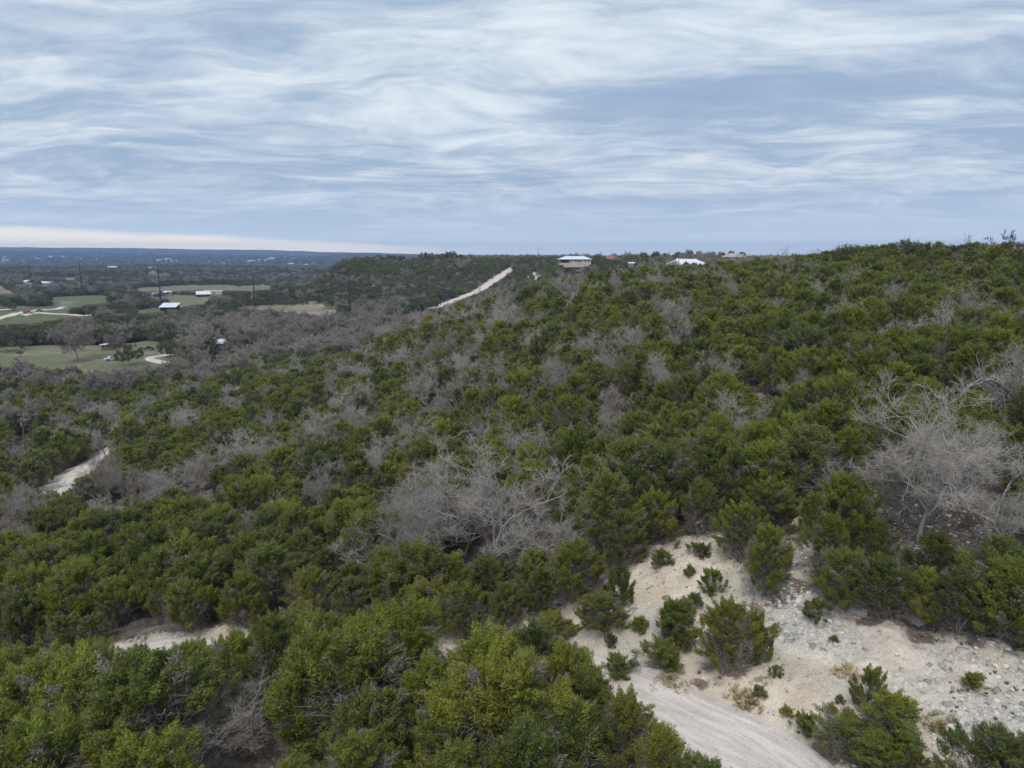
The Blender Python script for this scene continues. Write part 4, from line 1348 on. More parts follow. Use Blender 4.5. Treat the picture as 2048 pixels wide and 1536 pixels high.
def vis(poly, far=None):
    if len(poly) == 2:
        (a, b), (c, d) = poly
        poly = [(a, b), (c, b), (c, d), (a, d)]
    if far is None:
        cx, cy = sum(p[0] for p in poly) / len(poly), sum(p[1] for p in poly) / len(poly)
        far = ray(cx, cy)[1] * 1.02
    VIS.append((poly, far))


for k, v in FIELDS.items():
    vis(v[0])
vis([(296, 704), (366, 704), (366, 727), (296, 722)])
vis([(-20, 640), (50, 623), (128, 610), (192, 628), (192, 636), (60, 632), (-20, 650)])
vis([(322, 606), (360, 619)], 620)
for a, b, c, d, y in ((1110, 508, 1190, 527, 600), (1335, 512, 1416, 531, 465), (1204, 508, 1241, 518, 640), (1434, 507, 1492, 518, 630), (1529, 507, 1553, 514, 750), (1256, 512, 1266, 525, 550),
                      (300, 587, 328, 598, 780), (328, 586, 344, 593, 850), (388, 585, 420, 601, 790), (404, 584, 446, 592, 840), (46, 562, 71, 570, 1140), (80, 564, 100, 573, 1120), (92, 564, 120, 571, 1160),
                      (294, 543, 316, 551, 1690), (318, 544, 340, 552, 1640), (130, 552, 150, 560, 1410), (176, 568, 192, 574, 1240), (202, 580, 216, 585, 1000), (215, 528, 236, 535, 1890), (207, 708, 234, 726, 350),
                      (326, 681, 364, 692, 395), (282, 674, 298, 685, 420), (432, 697, 472, 722, 340), (688, 632, 716, 639, 588), (462, 616, 474, 628, 700), (417, 716, 452, 736, 316), (430, 678, 448, 690, 400),
                      (694, 564, 707, 634, 555), (504, 550, 517, 614, 630), (315, 538, 329, 606, 690), (158, 548, 172, 610, 810), (58, 548, 64, 580, 1140), (244, 520, 248, 534, 1900), (49, 618, 66, 628, 590), (72, 618, 88, 626, 600)):
    vis([(a, b), (c, d)], y)
mt = ((800, 633), (850, 620), (890, 607), (922, 594), (950, 583), (972, 571), (990, 558), (1010, 545), (1024, 536))
vis([(a - 2, b - 2) for a, b in mt] + [(a + 3, b + 4) for a, b in reversed(mt)], 800)
vis([(205, 886), (232, 884), (228, 902), (170, 946), (112, 984), (98, 986), (104, 964), (150, 926)])
vis([(456, 774), (478, 764), (486, 770), (470, 780)])
vis([(1480, 758), (1545, 758), (1552, 785), (1500, 792)])
vis([(742, 900), (800, 972)], 75)
vis([(740, 980), (870, 945), (1070, 930), (1090, 1020), (1040, 1090), (900, 1090), (745, 1080)], 47)
vis([(1740, 820), (1950, 830), (2040, 900), (2040, 1050), (1900, 1030), (1800, 1010), (1740, 960)], 41)
vis([(130, 935), (285, 930), (290, 985), (150, 1010)], 92)
vis([(350, 905), (430, 905), (425, 995), (375, 995)], 92)
vis([(405, 1415), (550, 1415), (550, 1536), (405, 1536)], 31)
vis([(350, 1258), (478, 1256), (490, 1275), (400, 1292), (340, 1290)])
vis([(872, 1288), (935, 1290), (935, 1316), (880, 1318)])
vis([(32, 836), (64, 905)], 170)
vis([(1600, 960), (1660, 945), (1690, 990), (1625, 1050), (1590, 1130), (1540, 1150), (1560, 1080)])
vis([(690, 690), (735, 732)], 160)
vis([(815, 748), (885, 800)], 120)
vis([(1190, 775), (1245, 850)], 88)


def blocked(X, Y, Z, H, Wd):
    b = np.zeros(len(X), bool)
    pts = [project(X + dx * Wd, Y, Z + H * f) for f, dx in ((0.35, 0), (0.65, 0), (0.9, 0), (1.0, 0), (0.6, -0.3), (0.6, 0.3), (0.85, -0.2), (0.85, 0.2), (0.75, -0.45), (0.75, 0.45), (1.0, -0.2), (1.0, 0.2))]
    for poly, far in VIS:
        m = Y < far - 2
        if not m.any():
            continue
        for a, c in pts:
            b[m] |= in_poly(a[m], c[m], poly)
    return b


def open_view(X, Y, Z, H, Wd):
    """heights cut where a tree would stand in an open view; False where it cannot stand at all"""
    H = H.copy()
    b = blocked(X, Y, Z, H, Wd)
    for f in (0.72, 0.5):
        i = np.nonzero(b)[0]
        if not len(i):
            break
        still = blocked(X[i], Y[i], Z[i], H[i] * f, Wd[i] * f)
        H[i[~still]] *= f
        b[i[~still]] = False
    return H, ~b


def forest_points():
    """scatter over the near slope, then the hill, the far hill and the valley"""
    X, Y, Rr = [], [], []
    occ = {}
    cell = 3.0

    def ok(x, y, r):
        cx, cy = int(x // cell), int(y // cell)
        for a in (-1, 0, 1):
            for b in (-1, 0, 1):
                for (ox, oy, orr) in occ.get((cx + a, cy + b), ()):
                    if (ox - x) ** 2 + (oy - y) ** 2 < (0.5 * (r + orr)) ** 2:
                        return False
        return True
    for x, y, r in TAKEN:
        occ.setdefault((int(x // cell), int(y // cell)), []).append((x, y, r * 1.6))
    rng = np.random.default_rng(5)
    n = 52000
    yy = np.sqrt(rng.random(n) * (250 ** 2 - 17 ** 2) + 17 ** 2)
    uu = (rng.random(n) * 2 - 1) * 0.98
    xx = uu * (yy + 6)
    # more spread near the camera: sizes smaller
    rad = 1.65 + 0.95 * rng.random(n)
    b, g_, d_ = cover(xx, yy)
    dr = dist_poly(xx, yy, ROAD)
    dt = dist_poly(xx, yy, TRACK)
    oakf = in_poly(xx, yy, OAKFLOOR)
    clr = in_poly(xx, yy, CLEAR)
    gul = in_poly(xx, yy, GULLY)
    scr = in_poly(xx, yy, SCREE)
    keep = (dr > np.where(xx < -6, 2.7, 3.4)) & (dt > 2.7) & ~clr & ~scr & ~(gul & (rng.random(n) < 0.85)) & ~(oakf & (rng.random(n) < 0.6))
    keep &= (g_ < 0.4) & (d_ < 0.4)
    z = relief(xx, yy)
    idx = np.argsort(-rad + rng.random(n) * 1.2)
    for i in idx:
        if not keep[i]:
            continue
        if ok(xx[i], yy[i], rad[i]):
            occ.setdefault((int(xx[i] // cell), int(yy[i] // cell)), []).append((xx[i], yy[i], rad[i]))
            X.append(xx[i])
            Y.append(yy[i])
            Rr.append(rad[i])
    X, Y, Rr = np.array(X), np.array(Y), np.array(Rr)
    return X, Y, Rr, relief(X, Y)


NX, NY, NR, NZ = forest_points()
nn = len(NX)
rg = np.random.default_rng(9)
# heights follow the stand: taller in hollows
NH = (2.9 + 2.9 * rg.random(nn)) * (1 + 0.35 * fbm(NX, NY, 22, 2, 13))
valley = (NZ < -40.0)
grey = fbm(NX, NY, 26, 3, 88) + rg.normal(size=nn) * 0.10
p_bare = np.where(valley, 0.20, np.where(NY > 150, 0.12, 0.11)) + grey * 0.6 - 0.05 * (NX > 0.1 * NY)
isbare = rg.random(nn) < np.clip(p_bare, 0.02, 0.85)
isbare &= ~((NY < 45) & (rg.random(nn) < 0.75))
isbare &= ~((NZ > -9) & (NY > 110) & (rg.random(nn) < 0.65))
# in front of the road the crowns stay below the sight line to it
dr = dist_poly(NX, NY, ROAD)
px0, py0 = project(NX, NY, NZ)
top_allowed = np.interp(px0, SILX, SILY)
on_near = np.zeros(nn, bool)
RO = np.array(ROAD)
for i in range(nn):
    if NY[i] < 60:
        j = np.argmin(np.hypot(RO[:, 0] - NX[i], RO[:, 1] - NY[i]))
        a, b = RO[max(0, j - 1)], RO[min(len(RO) - 1, j + 1)]
        on_near[i] = (b[0] - a[0]) * (NY[i] - a[1]) - (b[1] - a[1]) * (NX[i] - a[0]) > 0
keepn = np.ones(nn, bool)
for i in np.nonzero(on_near)[0]:
    lim = top_allowed[i] + rg.normal() * 10
    t = (768 - lim) / F
    k = (t * CP - SP) / (CP + t * SP)
    hmax = k * NY[i] - NZ[i]
    if hmax < 1.6:
        keepn[i] = False
    NH[i] = min(max(NH[i] * 1.12, 4.6), hmax)
    isbare[i] = False
# nothing tall right beside the uphill edge of the road and the clearing
edge = (~on_near) & (NY < 75) & (dr < 5.0)
NH[edge] *= 0.75
NH, _ok = open_view(NX, NY, NZ, NH, NH * np.where(isbare, 1.2, 0.75))
keepn &= _ok
# clear view to the marks on the far side of the hill: skip trees standing on roofs and so on
NX, NY, NZ, NR, NH, isbare, on_near = (a[keepn] for a in (NX, NY, NZ, NR, NH, isbare, on_near))
nn = len(NX)
zc = NY * CP - NZ * SP
px0, py0 = project(NX, NY, NZ + NH * 0.5)
view = (px0 > -160) & (px0 < 2208) & (py0 < 1640) & (py0 > 300)
low_edge = (py0 >= 1640) & (NY < 40)             # below the picture's lower edge: not built
show = np.where(view, NH / zc, 0)

# the nearest as things of their own
MAXJ, MAXB = 262, 120
jord = [i for i in np.argsort(-show) if not isbare[i] and view[i]][:MAXJ]
bord = [i for i in np.argsort(-show) if isbare[i] and view[i]][:MAXB]
single = np.zeros(nn, bool)
single[jord] = True
single[bord] = True
for i in jord:
    pr = JUN[int(rg.integers(7))]
    s = NH[i] / pr[2]
    o = tree('juniper_tree', pr, (NX[i], NY[i], NZ[i] - 0.05), (s * (0.95 + 0.3 * rg.random())) * (1.0 if NH[i] > 2.6 else 1.15), rg.random() * 6.28, (rg.normal() * 0.05, rg.normal() * 0.05), s)
    note(o, 'juniper_tree', 'near' if on_near[i] else '')
for i in bord:
    pr = OAK[int(rg.integers(4))]
    s = NH[i] * 1.05 / pr[2]
    o = tree('bare_oak_tree', pr, (NX[i], NY[i], NZ[i] - 0.05), s * 0.95, rg.random() * 6.28, (rg.normal() * 0.08, rg.normal() * 0.08), s)
    note(o, 'bare_oak_tree', 'near' if on_near[i] else '')
print('near trees', nn, 'junipers', len(jord), 'bare', len(bord), 'reach', NY[jord].max(), NY[bord].max())


# ------------------------------------------------------------------ the rest of the woods: one mass per kind
def scatter(name, coll, P, S, Rz, I, label, cat):
    """points with scale, turn and shape number -> one object that grows the woods"""
    P = np.asarray(P, np.float32)
    n = len(P)
    me = bpy.data.meshes.new(name)
    me.vertices.add(n)
    me.vertices.foreach_set('co', P.ravel())
    rot = np.stack([RNG.normal(size=n) * 0.05, RNG.normal(size=n) * 0.05, Rz], -1).astype(np.float32)
    for k, typ, data in (('turn', 'FLOAT_VECTOR', rot), ('size', 'FLOAT_VECTOR', np.asarray(S, np.float32)), ('shape', 'INT', np.asarray(I, np.int32))):
        a = me.attributes.new(k, typ, 'POINT')
        a.data.foreach_set('vector' if typ == 'FLOAT_VECTOR' else 'value', data.ravel())
    me.update()
    o = link(name, me)
    tag(o, label, cat, None, 'stuff')
    ng = bpy.data.node_groups.new(name, 'GeometryNodeTree')
    ng.interface.new_socket('Geometry', in_out='INPUT', socket_type='NodeSocketGeometry')
    ng.interface.new_socket('Geometry', in_out='OUTPUT', socket_type='NodeSocketGeometry')
    g = NT(ng)
    gi = g.node('NodeGroupInput')
    go = g.node('NodeGroupOutput')
    ci = g.node('GeometryNodeCollectionInfo', {'Collection': coll, 'Separate Children': True, 'Reset Children': True})
    at = lambda k, t: g.node('GeometryNodeInputNamedAttribute', {'Name': k}, data_type=t).outputs['Attribute']
    ip = g.node('GeometryNodeInstanceOnPoints', {'Points': gi.outputs[0], 'Instance': ci.outputs[0], 'Pick Instance': True})
    g.l.new(at('shape', 'INT'), ip.inputs['Instance Index'])
    g.l.new(at('turn', 'FLOAT_VECTOR'), ip.inputs['Rotation'])
    g.l.new(at('size', 'FLOAT_VECTOR'), ip.inputs['Scale'])
    g.l.new(ip.outputs[0], go.inputs[0])
    md = o.modifiers.new('grow', 'NODES')
    md.node_group = ng
    return o


def far_points(y0, y1, sp0, sp1, umin, umax, seed):
    """loose points between two distances, spacing growing with distance"""
    rng = np.random.default_rng(seed)
    out = []
    y = y0
    while y < y1:
        s = sp0 + (sp1 - sp0) * (y - y0) / (y1 - y0)
        n = int((umax - umin) * y / s)
        x = (umin + (umax - umin) * (np.arange(n) + rng.random(n)) / n) * y
        out.append(np.stack([x, y + s * (rng.random(n) - 0.5)], -1))
        y += s
    p = np.concatenate(out)
    return p[:, 0], p[:, 1], rng


SITES = []    # (x, y, r) buildings keep their own ground; filled below before the scatter


# ------------------------------------------------------------------ buildings
def site(px, Yd, zoff=0.0):
    x = (px - 1024) / F * (Yd * CP)
    z = gz(x, Yd)
    x = (px - 1024) / F * (Yd * CP - z * SP)
    return x, Yd, gz(x, Yd) + zoff


def windows(e, xs, y, z0, z1, w, frame_mat, glass=None):
    for x in xs:
        f = MB().box(x - w / 2 - 0.1, x + w / 2 + 0.1, y - 0.06, y + 0.05, z0 - 0.1, z1 + 0.1).build('window', frame_mat, e)
        MB().box(x - w / 2, x + w / 2, y - 0.09, y - 0.063, z0, z1).build('pane', glass or M_GLASS, f)


def ridge_house():
    x, y, z = site(1150, 612)
    z = max(z, -5.6)
    e = empty('ridge_house', (x, y, z), 0, 'long pale stone house with white metal roof and shaded porch, on the far ridge', 'house')
    MB().box(-4.5, 13.5, 0, 11, -1.6, 3.0).box(-13, -4.503, 5, 11, -1.6, 3.0).build('wall', M_STONEWALL, e)
    r = MB().hip(-13.4, 13.5, 0, 11, 3.0, 2.7, 0.9).build('roof', M_WHITEROOF, e)
    MB().box(5.6, 6.8, 5, 6.2, 5.2, 7.2).build('chimney', M_STONEWALL, r)
    MB().box(-13.2, -4.51, 0, 4.99, -1.6, 0.0).build('porch_floor', M_STONEWALL, e)
    for px_ in (-13, -10.2, -7.4, -5):
        MB().box(px_ - 0.15, px_ + 0.15, 0.05, 0.35, 0.003, 2.997).build('porch_post', M_WOOD, e)
    MB().box(-11.5, -6.2, 4.9, 4.997, 0.1, 2.5).build('sliding_door', M_GLASS, e)
    windows(e, (-2.8, 0.2, 1.9, 5.2, 8.6, 11.5), 0, 1.0, 2.6, 1.0, M_CREAM)
    d = MB().box(3.0, 4.1, -0.06, 0.03, 0.0, 2.2).build('door', M_WOOD, e)
    MB().tube((3.9, -0.1, 1.05), (3.9, -0.06, 1.05), 0.06).build('handle', M_GREY, d)
    w = empty('retaining_wall', (x + 1, y - 5, z - 2.6), 0, 'low pale limestone terrace wall below the long ridge house', 'wall')
    for j in range(12):
        MB().box(-11 + j * 1.9, -11 + j * 1.9 + 1.86, -0.35, 0.35, -0.9, 1.0 + 0.12 * (j % 3)).build('stone', M_STONEWALL, w)
    SITES.append((x, y, 17))
    SITES.append((x, y - 12, 15))


def hip_house():
    x, y, z = site(1376, 470)
    z = max(z, -8.6)
    e = empty('hip_roof_house', (x, y, z), 0, 'house with bright white hipped metal roof and small front gable, half hidden by trees', 'house')
    MB().box(-12, 12, 0, 11.5, -2, 3.1).build('wall', M_STONEWALL, e)
    r = MB().hip(-12, 12, 0, 11.5, 3.1, 3.7, 0.8).build('roof', M_WHITEROOF, e)
    g = MB().prism([(-4.5, 3.0), (0.3, 3.0), (-2.1, 5.0)], 'y', -2.6, 4.5).build('gable', M_WOOD, e)
    MB().prism([(-5.1, 2.85), (-2.1, 5.35), (0.9, 2.85), (0.9, 3.05), (-2.1, 5.55), (-5.1, 3.05)], 'y', -3.0, 5.2).build('gable_roof', M_WHITEROOF, e)
    for px_ in (-4.2, 0.0):
        MB().box(px_ - 0.2, px_ + 0.2, -2.55, -2.15, -2, 2.99).build('porch_post', M_STONEWALL, e)
    MB().box(-6.4, -5.2, 6.2, 7.3, 4.5, 7.5).build('chimney', M_STONEWALL, r)
    windows(e, (-9.5, -7, 3.2, 6, 9.5), 0, 1.0, 2.4, 1.2, M_CREAM)
    d = MB().box(-2.7, -1.5, -0.06, 0.03, 0.0, 2.2).build('door', M_WOOD, e)
    MB().tube((-1.7, -0.1, 1.05), (-1.7, -0.06, 1.05), 0.06).build('handle', M_GREY, d)
    SITES.append((x, y + 4, 15))


def small_house(name, px, Yd, wx, wy, h, rh, wall, roof, label, rz=0.0, zmin=-99, gable=False, wins=2, group=None, cat='house', r=None):
    x, y, z = site(px, Yd)
    z = max(z, zmin)
    e = empty(name, (x, y, z), rz, label, cat, group)
    MB().box(-wx / 2, wx / 2, -wy / 2, wy / 2, -1.5, h).build('wall', wall, e)
    if gable:
        MB().prism([(-wy / 2 - 0.5, h + 0.003), (wy / 2 + 0.5, h + 0.003), (0, h + rh)], 'x', -wx / 2 - 0.5, wx / 2 + 0.5).build('roof', roof, e)
    else:
        MB().hip(-wx / 2, wx / 2, -wy / 2, wy / 2, h + 0.003, rh, 0.6).build('roof', roof, e)
    if wins:
        windows(e, [-wx / 2 + wx * (k + 0.6) / (wins + 0.6) for k in range(wins)], -wy / 2, 0.9, 2.3, 1.2, M_CREAM)
        MB().box(wx * 0.03, wx * 0.03 + 1.0, -wy / 2 - 0.05, -wy / 2 + 0.03, 0, 2.1).build('door', M_WOOD, e)
    SITES.append((x, y, r or (max(wx, wy) * 0.5 + 2.5)))
    return e


ridge_house()
hip_house()
small_house('tile_roof_house', 1221, 655, 14, 11, 3.0, 3.6, M_STONEWALL, M_TERRA, 'stone house under a rust-red tiled roof behind junipers on the far ridge', zmin=-5.6)
small_house('tan_roof_house', 1467, 640, 19, 12, 2.8, 3.6, M_CREAM, M_TAN, 'house with broad tan hipped roof showing above trees near the horizon', zmin=-3.6)
small_house('white_shed', 1541, 760, 9, 8, 3.0, 1.2, M_WHITE, M_WHITEROOF, 'low white shed roof at the horizon, farthest along the ridge', zmin=-4.5, gable=True, cat='shed')
small_house('farm_shed', 1262, 560, 4, 3, 2.6, 0.9, M_GREY, M_WHITEROOF, 'tiny grey shed between the red-roofed house and the hipped white roof', zmin=-8, gable=True, wins=0, cat='shed')

# valley buildings
def barn():
    x, y, z = site(340, 612)
    e = empty('metal_barn', (x, y, z), R(4), 'dark open-fronted barn with bright white sloping metal roof among valley trees', 'barn')
    MB().box(-6.6, 6.6, 4.5, 4.8, -1, 3.6).box(-6.6, -6.3, -4.5, 4.497, -1, 3.0).box(6.3, 6.6, -4.5, 4.497, -1, 3.0).build('wall', M_DARK, e)
    MB().prism([(-5.4, 2.5), (5.4, 5.6), (5.4, 5.8), (-5.4, 2.7)], 'x', -7.2, 7.2).build('roof', M_WHITEROOF, e)
    for px_ in (-3.2, 0, 3.2):
        MB().box(px_ - 0.12, px_ + 0.12, -4.5, -4.2, -1, 2.75).build('post', M_WOOD, e)
    SITES.append((x, y, 9))
    SITES.append((x, y - 12, 7))


barn()
small_house('grey_roof_house', 312, 790, 15, 10, 2.8, 3.2, M_WHITE, M_SHINGLE, 'grey-roofed farmhouse with white gable right behind the white barn')
small_house('white_garage', 336, 860, 8, 6, 2.6, 1.8, M_WHITE, M_WHITEROOF, 'small white garage beyond the grey-roofed farmhouse', gable=True, cat='shed')
small_house('white_roof_house', 407, 800, 14, 10, 3.0, 3.4, M_DARK, M_WHITEROOF, 'dark house with white pitched roof right of the valley barn', gable=True, rz=R(24))
small_house('long_farm_building', 428, 850, 22, 8, 3.2, 1.6, M_CREAM, M_TAN, 'long tan-roofed farm building behind the dark white-roofed house', gable=True)
small_house('white_roof_bungalow', 58, 1150, 20, 12, 3.2, 3.0, M_WHITE, M_WHITEROOF, 'white-roofed bungalow among dark trees at the far left of the valley')
small_house('ranch_house', 89, 1130, 16, 10, 3.0, 2.6, M_STONEWALL, M_WHITEROOF, 'tan ranch house with pale roof right of the white-roofed bungalow')
small_house('long_pale_shed', 106, 1170, 22, 8, 2.6, 1.4, M_GREY, M_SHINGLE, 'long low grey shed behind the tan ranch house', gable=True, cat='shed')
small_house('teal_shed', 305, 1700, 21, 10, 3.6, 2.0, M_TEAL, M_WHITEROOF, 'teal shed with white roof on the middle valley rise', gable=True, cat='shed')
small_house('red_roof_house', 329, 1650, 19, 12, 3.2, 3.2, M_CREAM, M_REDROOF, 'cream house with red roof beside the teal shed on the rise')
small_house('tan_roof_ranch', 140, 1420, 17, 11, 3.0, 2.6, M_CREAM, M_TAN, 'cream ranch house with tan roof on the wooded valley rise')
small_house('white_cottage', 183, 1250, 11, 8, 2.8, 2.0, M_WHITE, M_WHITEROOF, 'small white cottage among trees beyond the green field', gable=True)
small_house('pale_cottage', 209, 1010, 8, 6, 2.6, 1.8, M_WHITE, M_WHITEROOF, 'tiny pale cottage roof at the far edge of the green field', gable=True)
small_house('hill_crest_house', 225, 1900, 26, 12, 3.6, 2.4, M_WHITE, M_WHITEROOF, 'white house on the crest of the wooded rise', gable=True)
small_house('red_shed', 219, 352, 5.6, 4.5, 2.6, 0.7, M_REDWALL, M_WHITEROOF, 'reddish shed with white flat roof left of the round green oak', cat='shed')
small_house('stone_cottage', 346, 400, 9.5, 7, 2.6, 2.2, M_STONEWALL, M_TAN, 'low cottage with tan-grey roof behind the driveway oaks')
small_house('tan_hut', 289, 425, 3.6, 3.0, 2.4, 0.7, M_CREAM, M_TAN, 'small tan hut at the end of the green valley field', wins=0, gable=True, cat='hut')
small_house('blue_white_house', 452, 345, 11, 8, 3.2, 2.2, M_HILLTOWN, M_WHITEROOF, 'pale blue-white house showing between grey valley trees', gable=True)
small_house('white_trailer', 702, 590, 11, 2.6, 2.3, 0.5, M_WHITE, M_WHITEROOF, 'long white trailer roof at the foot of a dark power pole', gable=True, cat='trailer')
small_house('far_tan_shed', 468, 700, 5, 4, 2.5, 1.0, M_CREAM, M_TAN, 'tiny tan shed in dark trees left of the bare field', gable=True, wins=0, cat='shed')


def lumber_pile():
    x, y, z = site(432, 318)
    e = empty('rubble_pile', (x, y, z), 0.3, 'heap of reddish rubble and boards in the grey valley trees', 'rubble pile')
    rng = random.Random(3)
    for j in range(26):
        a, r = rng.random() * 6.28, rng.random() ** 0.6 * 3.0
        h = (1 - r / 3.2) * 1.5 * rng.random()
        b = MB().box(-0.7, 0.7, -0.25, 0.25, -0.15, 0.15).build('board', rng.choice((M_REDWALL, M_TERRA, M_CREAM)), e)
        b.location = (r * math.cos(a), r * math.sin(a), h + 0.2)
        b.rotation_euler = (rng.random() * 0.8, rng.random() * 0.8, rng.random() * 6)
    SITES.append((x, y, 5))
    SITES.append((x - 1, y - 7, 5))


lumber_pile()


def pickup(px, py, rz, paint, label, cat='truck', box=False, name='pickup_truck'):
    x, y, z = stand(px, py)
    e = empty(name, (x, y, z + 0.35), rz, label, cat, 'vehicles in the valley')
    MB().prism([(-2.7, 0.45), (2.7, 0.45), (2.75, 0.95), (1.25, 1.05), (-2.7, 1.05)], 'y', -0.95, 0.95).build('body', paint, e)
    c = MB().prism([(-0.9, 1.053), (1.2, 1.053), (0.55, 1.75), (-0.75, 1.75)], 'y', -0.85, 0.85).build('cab', paint, e)
    for s in (-1, 1):
        MB().prism([(-0.7, 1.1), (0.95, 1.1), (0.5, 1.62), (-0.62, 1.62)], 'y', s * 0.853 if s < 0 else 0.853, s * 0.875 if s < 0 else 0.875).build('window', M_GLASS, c)
        for wx in (-1.7, 1.75):
            t = MB().tube((wx, s * 0.72, 0.38), (wx, s * 0.98, 0.38), 0.40, n=14).build('wheel', M_BLACK, e)
            MB().tube((wx, s * 0.981, 0.38), (wx, s * 0.995, 0.38), 0.22, n=10).build('rim', M_GREY, t)
    if box:
        MB().prism([(-2.9, 1.06), (-0.95, 1.06), (-0.95, 2.4), (-3.0, 2.4)], 'y', -1.15, 1.15).build('dump_box', paint, e)
    SITES.append((x, y, 4))
    return e


e = pickup(57, 628, R(35), M_ORANGE, 'orange dump truck driving on the pale valley road', box=True, name='dump_truck')
e.scale = (1.25, 1.25, 1.25)
pickup(79, 624, R(15), M_DARK, 'dark pickup truck on the valley road ahead of the orange truck')
pickup(422, 719, R(20), M_WHITE, 'white pickup truck parked under grey trees by the blue-white house')
pickup(298, 701, R(5), M_DARK, 'dark pickup parked on the green field near the driveway loop')
pickup(222, 722, R(60), M_WHITE, 'white pickup parked in front of the reddish shed')
pickup(437, 686, R(30), M_WHITE, 'white pickup standing alone behind the driveway oaks')


def power_pole(px, y, top_px, base_px, label, r0=0.72, arms=True, mat=None, group='steel power poles along the valley', name='power_pole'):
    x, yy, z = site(px, y)
    h = (base_px - top_px) / F * y * 1.0
    e = empty(name, (x, yy, z), 0, label, 'power pole', group)
    MB().tube((0, 0, -1), (0, 0, h), r0, r0 * 0.55, 10).build('shaft', mat or M_STEEL, e)
    tips = []
    if arms:
        for k, (dx, dz) in enumerate(((1.6, 0.8), (-1.6, 2.4), (1.6, 4.0))):
            MB().tube((0, 0, h - dz - 0.2), (dx, 0, h - dz), 0.09, 0.07, 6).build('insulator_arm', M_GREY, e)
            tips.append(Vector((x + dx, yy, z + h - dz)))
    return tips


TP = []
for px, y, tp, bp, lab in ((700, 560, 566, 641, 'dark steel power pole beside the white trailer, in front of the far hill'),
                           (510, 640, 552, 618, 'dark steel power pole left of the bare tan field'),
                           (322, 700, 540, 616, 'tall dark steel power pole rising behind the white barn'),
                           (165, 820, 550, 612, 'dark steel power pole on the green valley field'),
                           (62, 1150, 548, 590, 'dim steel power pole among dark trees at the left of the valley'),
                           (246, 1950, 520, 537, 'tiny dark power pole on the crest of the wooded rise')):
    TP.append(power_pole(px, y, tp, bp, lab))


def wires(a, b, sag, label):
    mb = []
    for p, q in zip(a, b):
        pts = [p.lerp(q, t / 12) - Vector((0, 0, sag * 4 * (t / 12) * (1 - t / 12))) for t in range(13)]
        mb += [np.concatenate([pts[i], pts[i + 1], [0.035, 0.035]]) for i in range(12)]
    e = empty('power_line', tuple(a[0]), 0, label, 'power line', 'wires between the steel power poles')
    for k in range(len(a)):
        s = np.array(mb[k * 12:(k + 1) * 12])
        s[:, 0:3] -= np.array(a[0])
        s[:, 3:6] -= np.array(a[0])
        v, q = tubes(s, 4)
        link('wire', part_mesh('wire', v, q, M_GREY), e)


wires(TP[0], TP[1], 3, 'three thin wires between the trailer pole and the tan field pole')
wires(TP[1], TP[2], 3, 'three thin wires between the tan field pole and the barn pole')
wires(TP[2], TP[3], 3, 'three thin wires between the barn pole and the green field pole')
xe, ye, ze = site(1250, 500)
wires(TP[0], [Vector((xe, ye, ze + 12 - k)) for k in range(3)], 6, 'thin wires running right from the trailer pole across the far hill')

# thin masts on the ridge
for px, y, top, lab in ((1077, 800, 495, 'lone thin mast on the far ridge left of the long white-roofed house'), (1250, 640, 501, 'utility pole on the ridge right of the red-tiled house'),
                        (1339, 700, 501, 'utility pole behind the hipped white roof'), (1553, 620, 503, 'left of two small poles on the horizon beside the white shed'), (1566, 620, 504, 'right of two small poles on the horizon beside the white shed'), (1230, 760, 505, 'short thin pole behind the red-tiled house')):
    x, yy, z = site(px, y)
    h = (513 - top) / F * y * CP - z
    e = empty('utility_pole', (x, yy, z), 0, lab, 'pole', 'poles on the far ridge')
    MB().tube((0, 0, -1), (0, 0, h), 0.17, 0.12, 6).build('shaft', M_STEEL, e)
    MB().box(-0.9, 0.9, -0.14, -0.13 + 0.06, h - 1.1, h - 0.95).build('crossarm', M_STEEL, e)

# wooden pole by the track
x, y, z = stand(53, 912)
e = empty('wooden_pole', (x, y, z), 0, 'brown wooden utility pole with crossarm beside the lower dirt track', 'pole')
h = 8.2
MB().tube((0, 0, -0.8), (0, 0, h), 0.21, 0.15, 10).build('shaft', M_WOOD, e)
MB().box(-0.3, 1.5, -0.20, -0.115, h - 0.55, h - 0.42).build('crossarm', M_GREY, e)
MB().tube((-0.28, 0.0, h - 1.9), (-0.28, 0.0, h - 1.2), 0.17, 0.17, 10).build('transformer', M_GREY, e)
for k, ix in enumerate((-0.2, 0.55, 1.4)):
    MB().tube((ix, -0.16, h - 0.417), (ix, -0.16, h - 0.2), 0.05, 0.035, 8).build('insulator', M_WHITE, e)
SITES.append((x, y, 2.5))
SITES.append((x + 0.5, y - 5, 4.0))
LAND.append(('the wooden pole', 53, 880))
LAND += [('the upper end of the track', 215, 885), ('the lower end of the track', 90, 1010), ('the small scree patch', 1515, 775), ('the road bend', 1080, 1290), ('the clearing top', 1370, 1060),
         ('the stony gully', 1620, 1030), ('the open road stretch', 420, 1275), ('the left end of the road', 150, 1310), ('the bushes by the road', 1330, 1420), ('the trees above the clearing', 1880, 1190), ('the bottom edge of the view', 900, 1510), ('the bottom left corner', 120, 1500)]

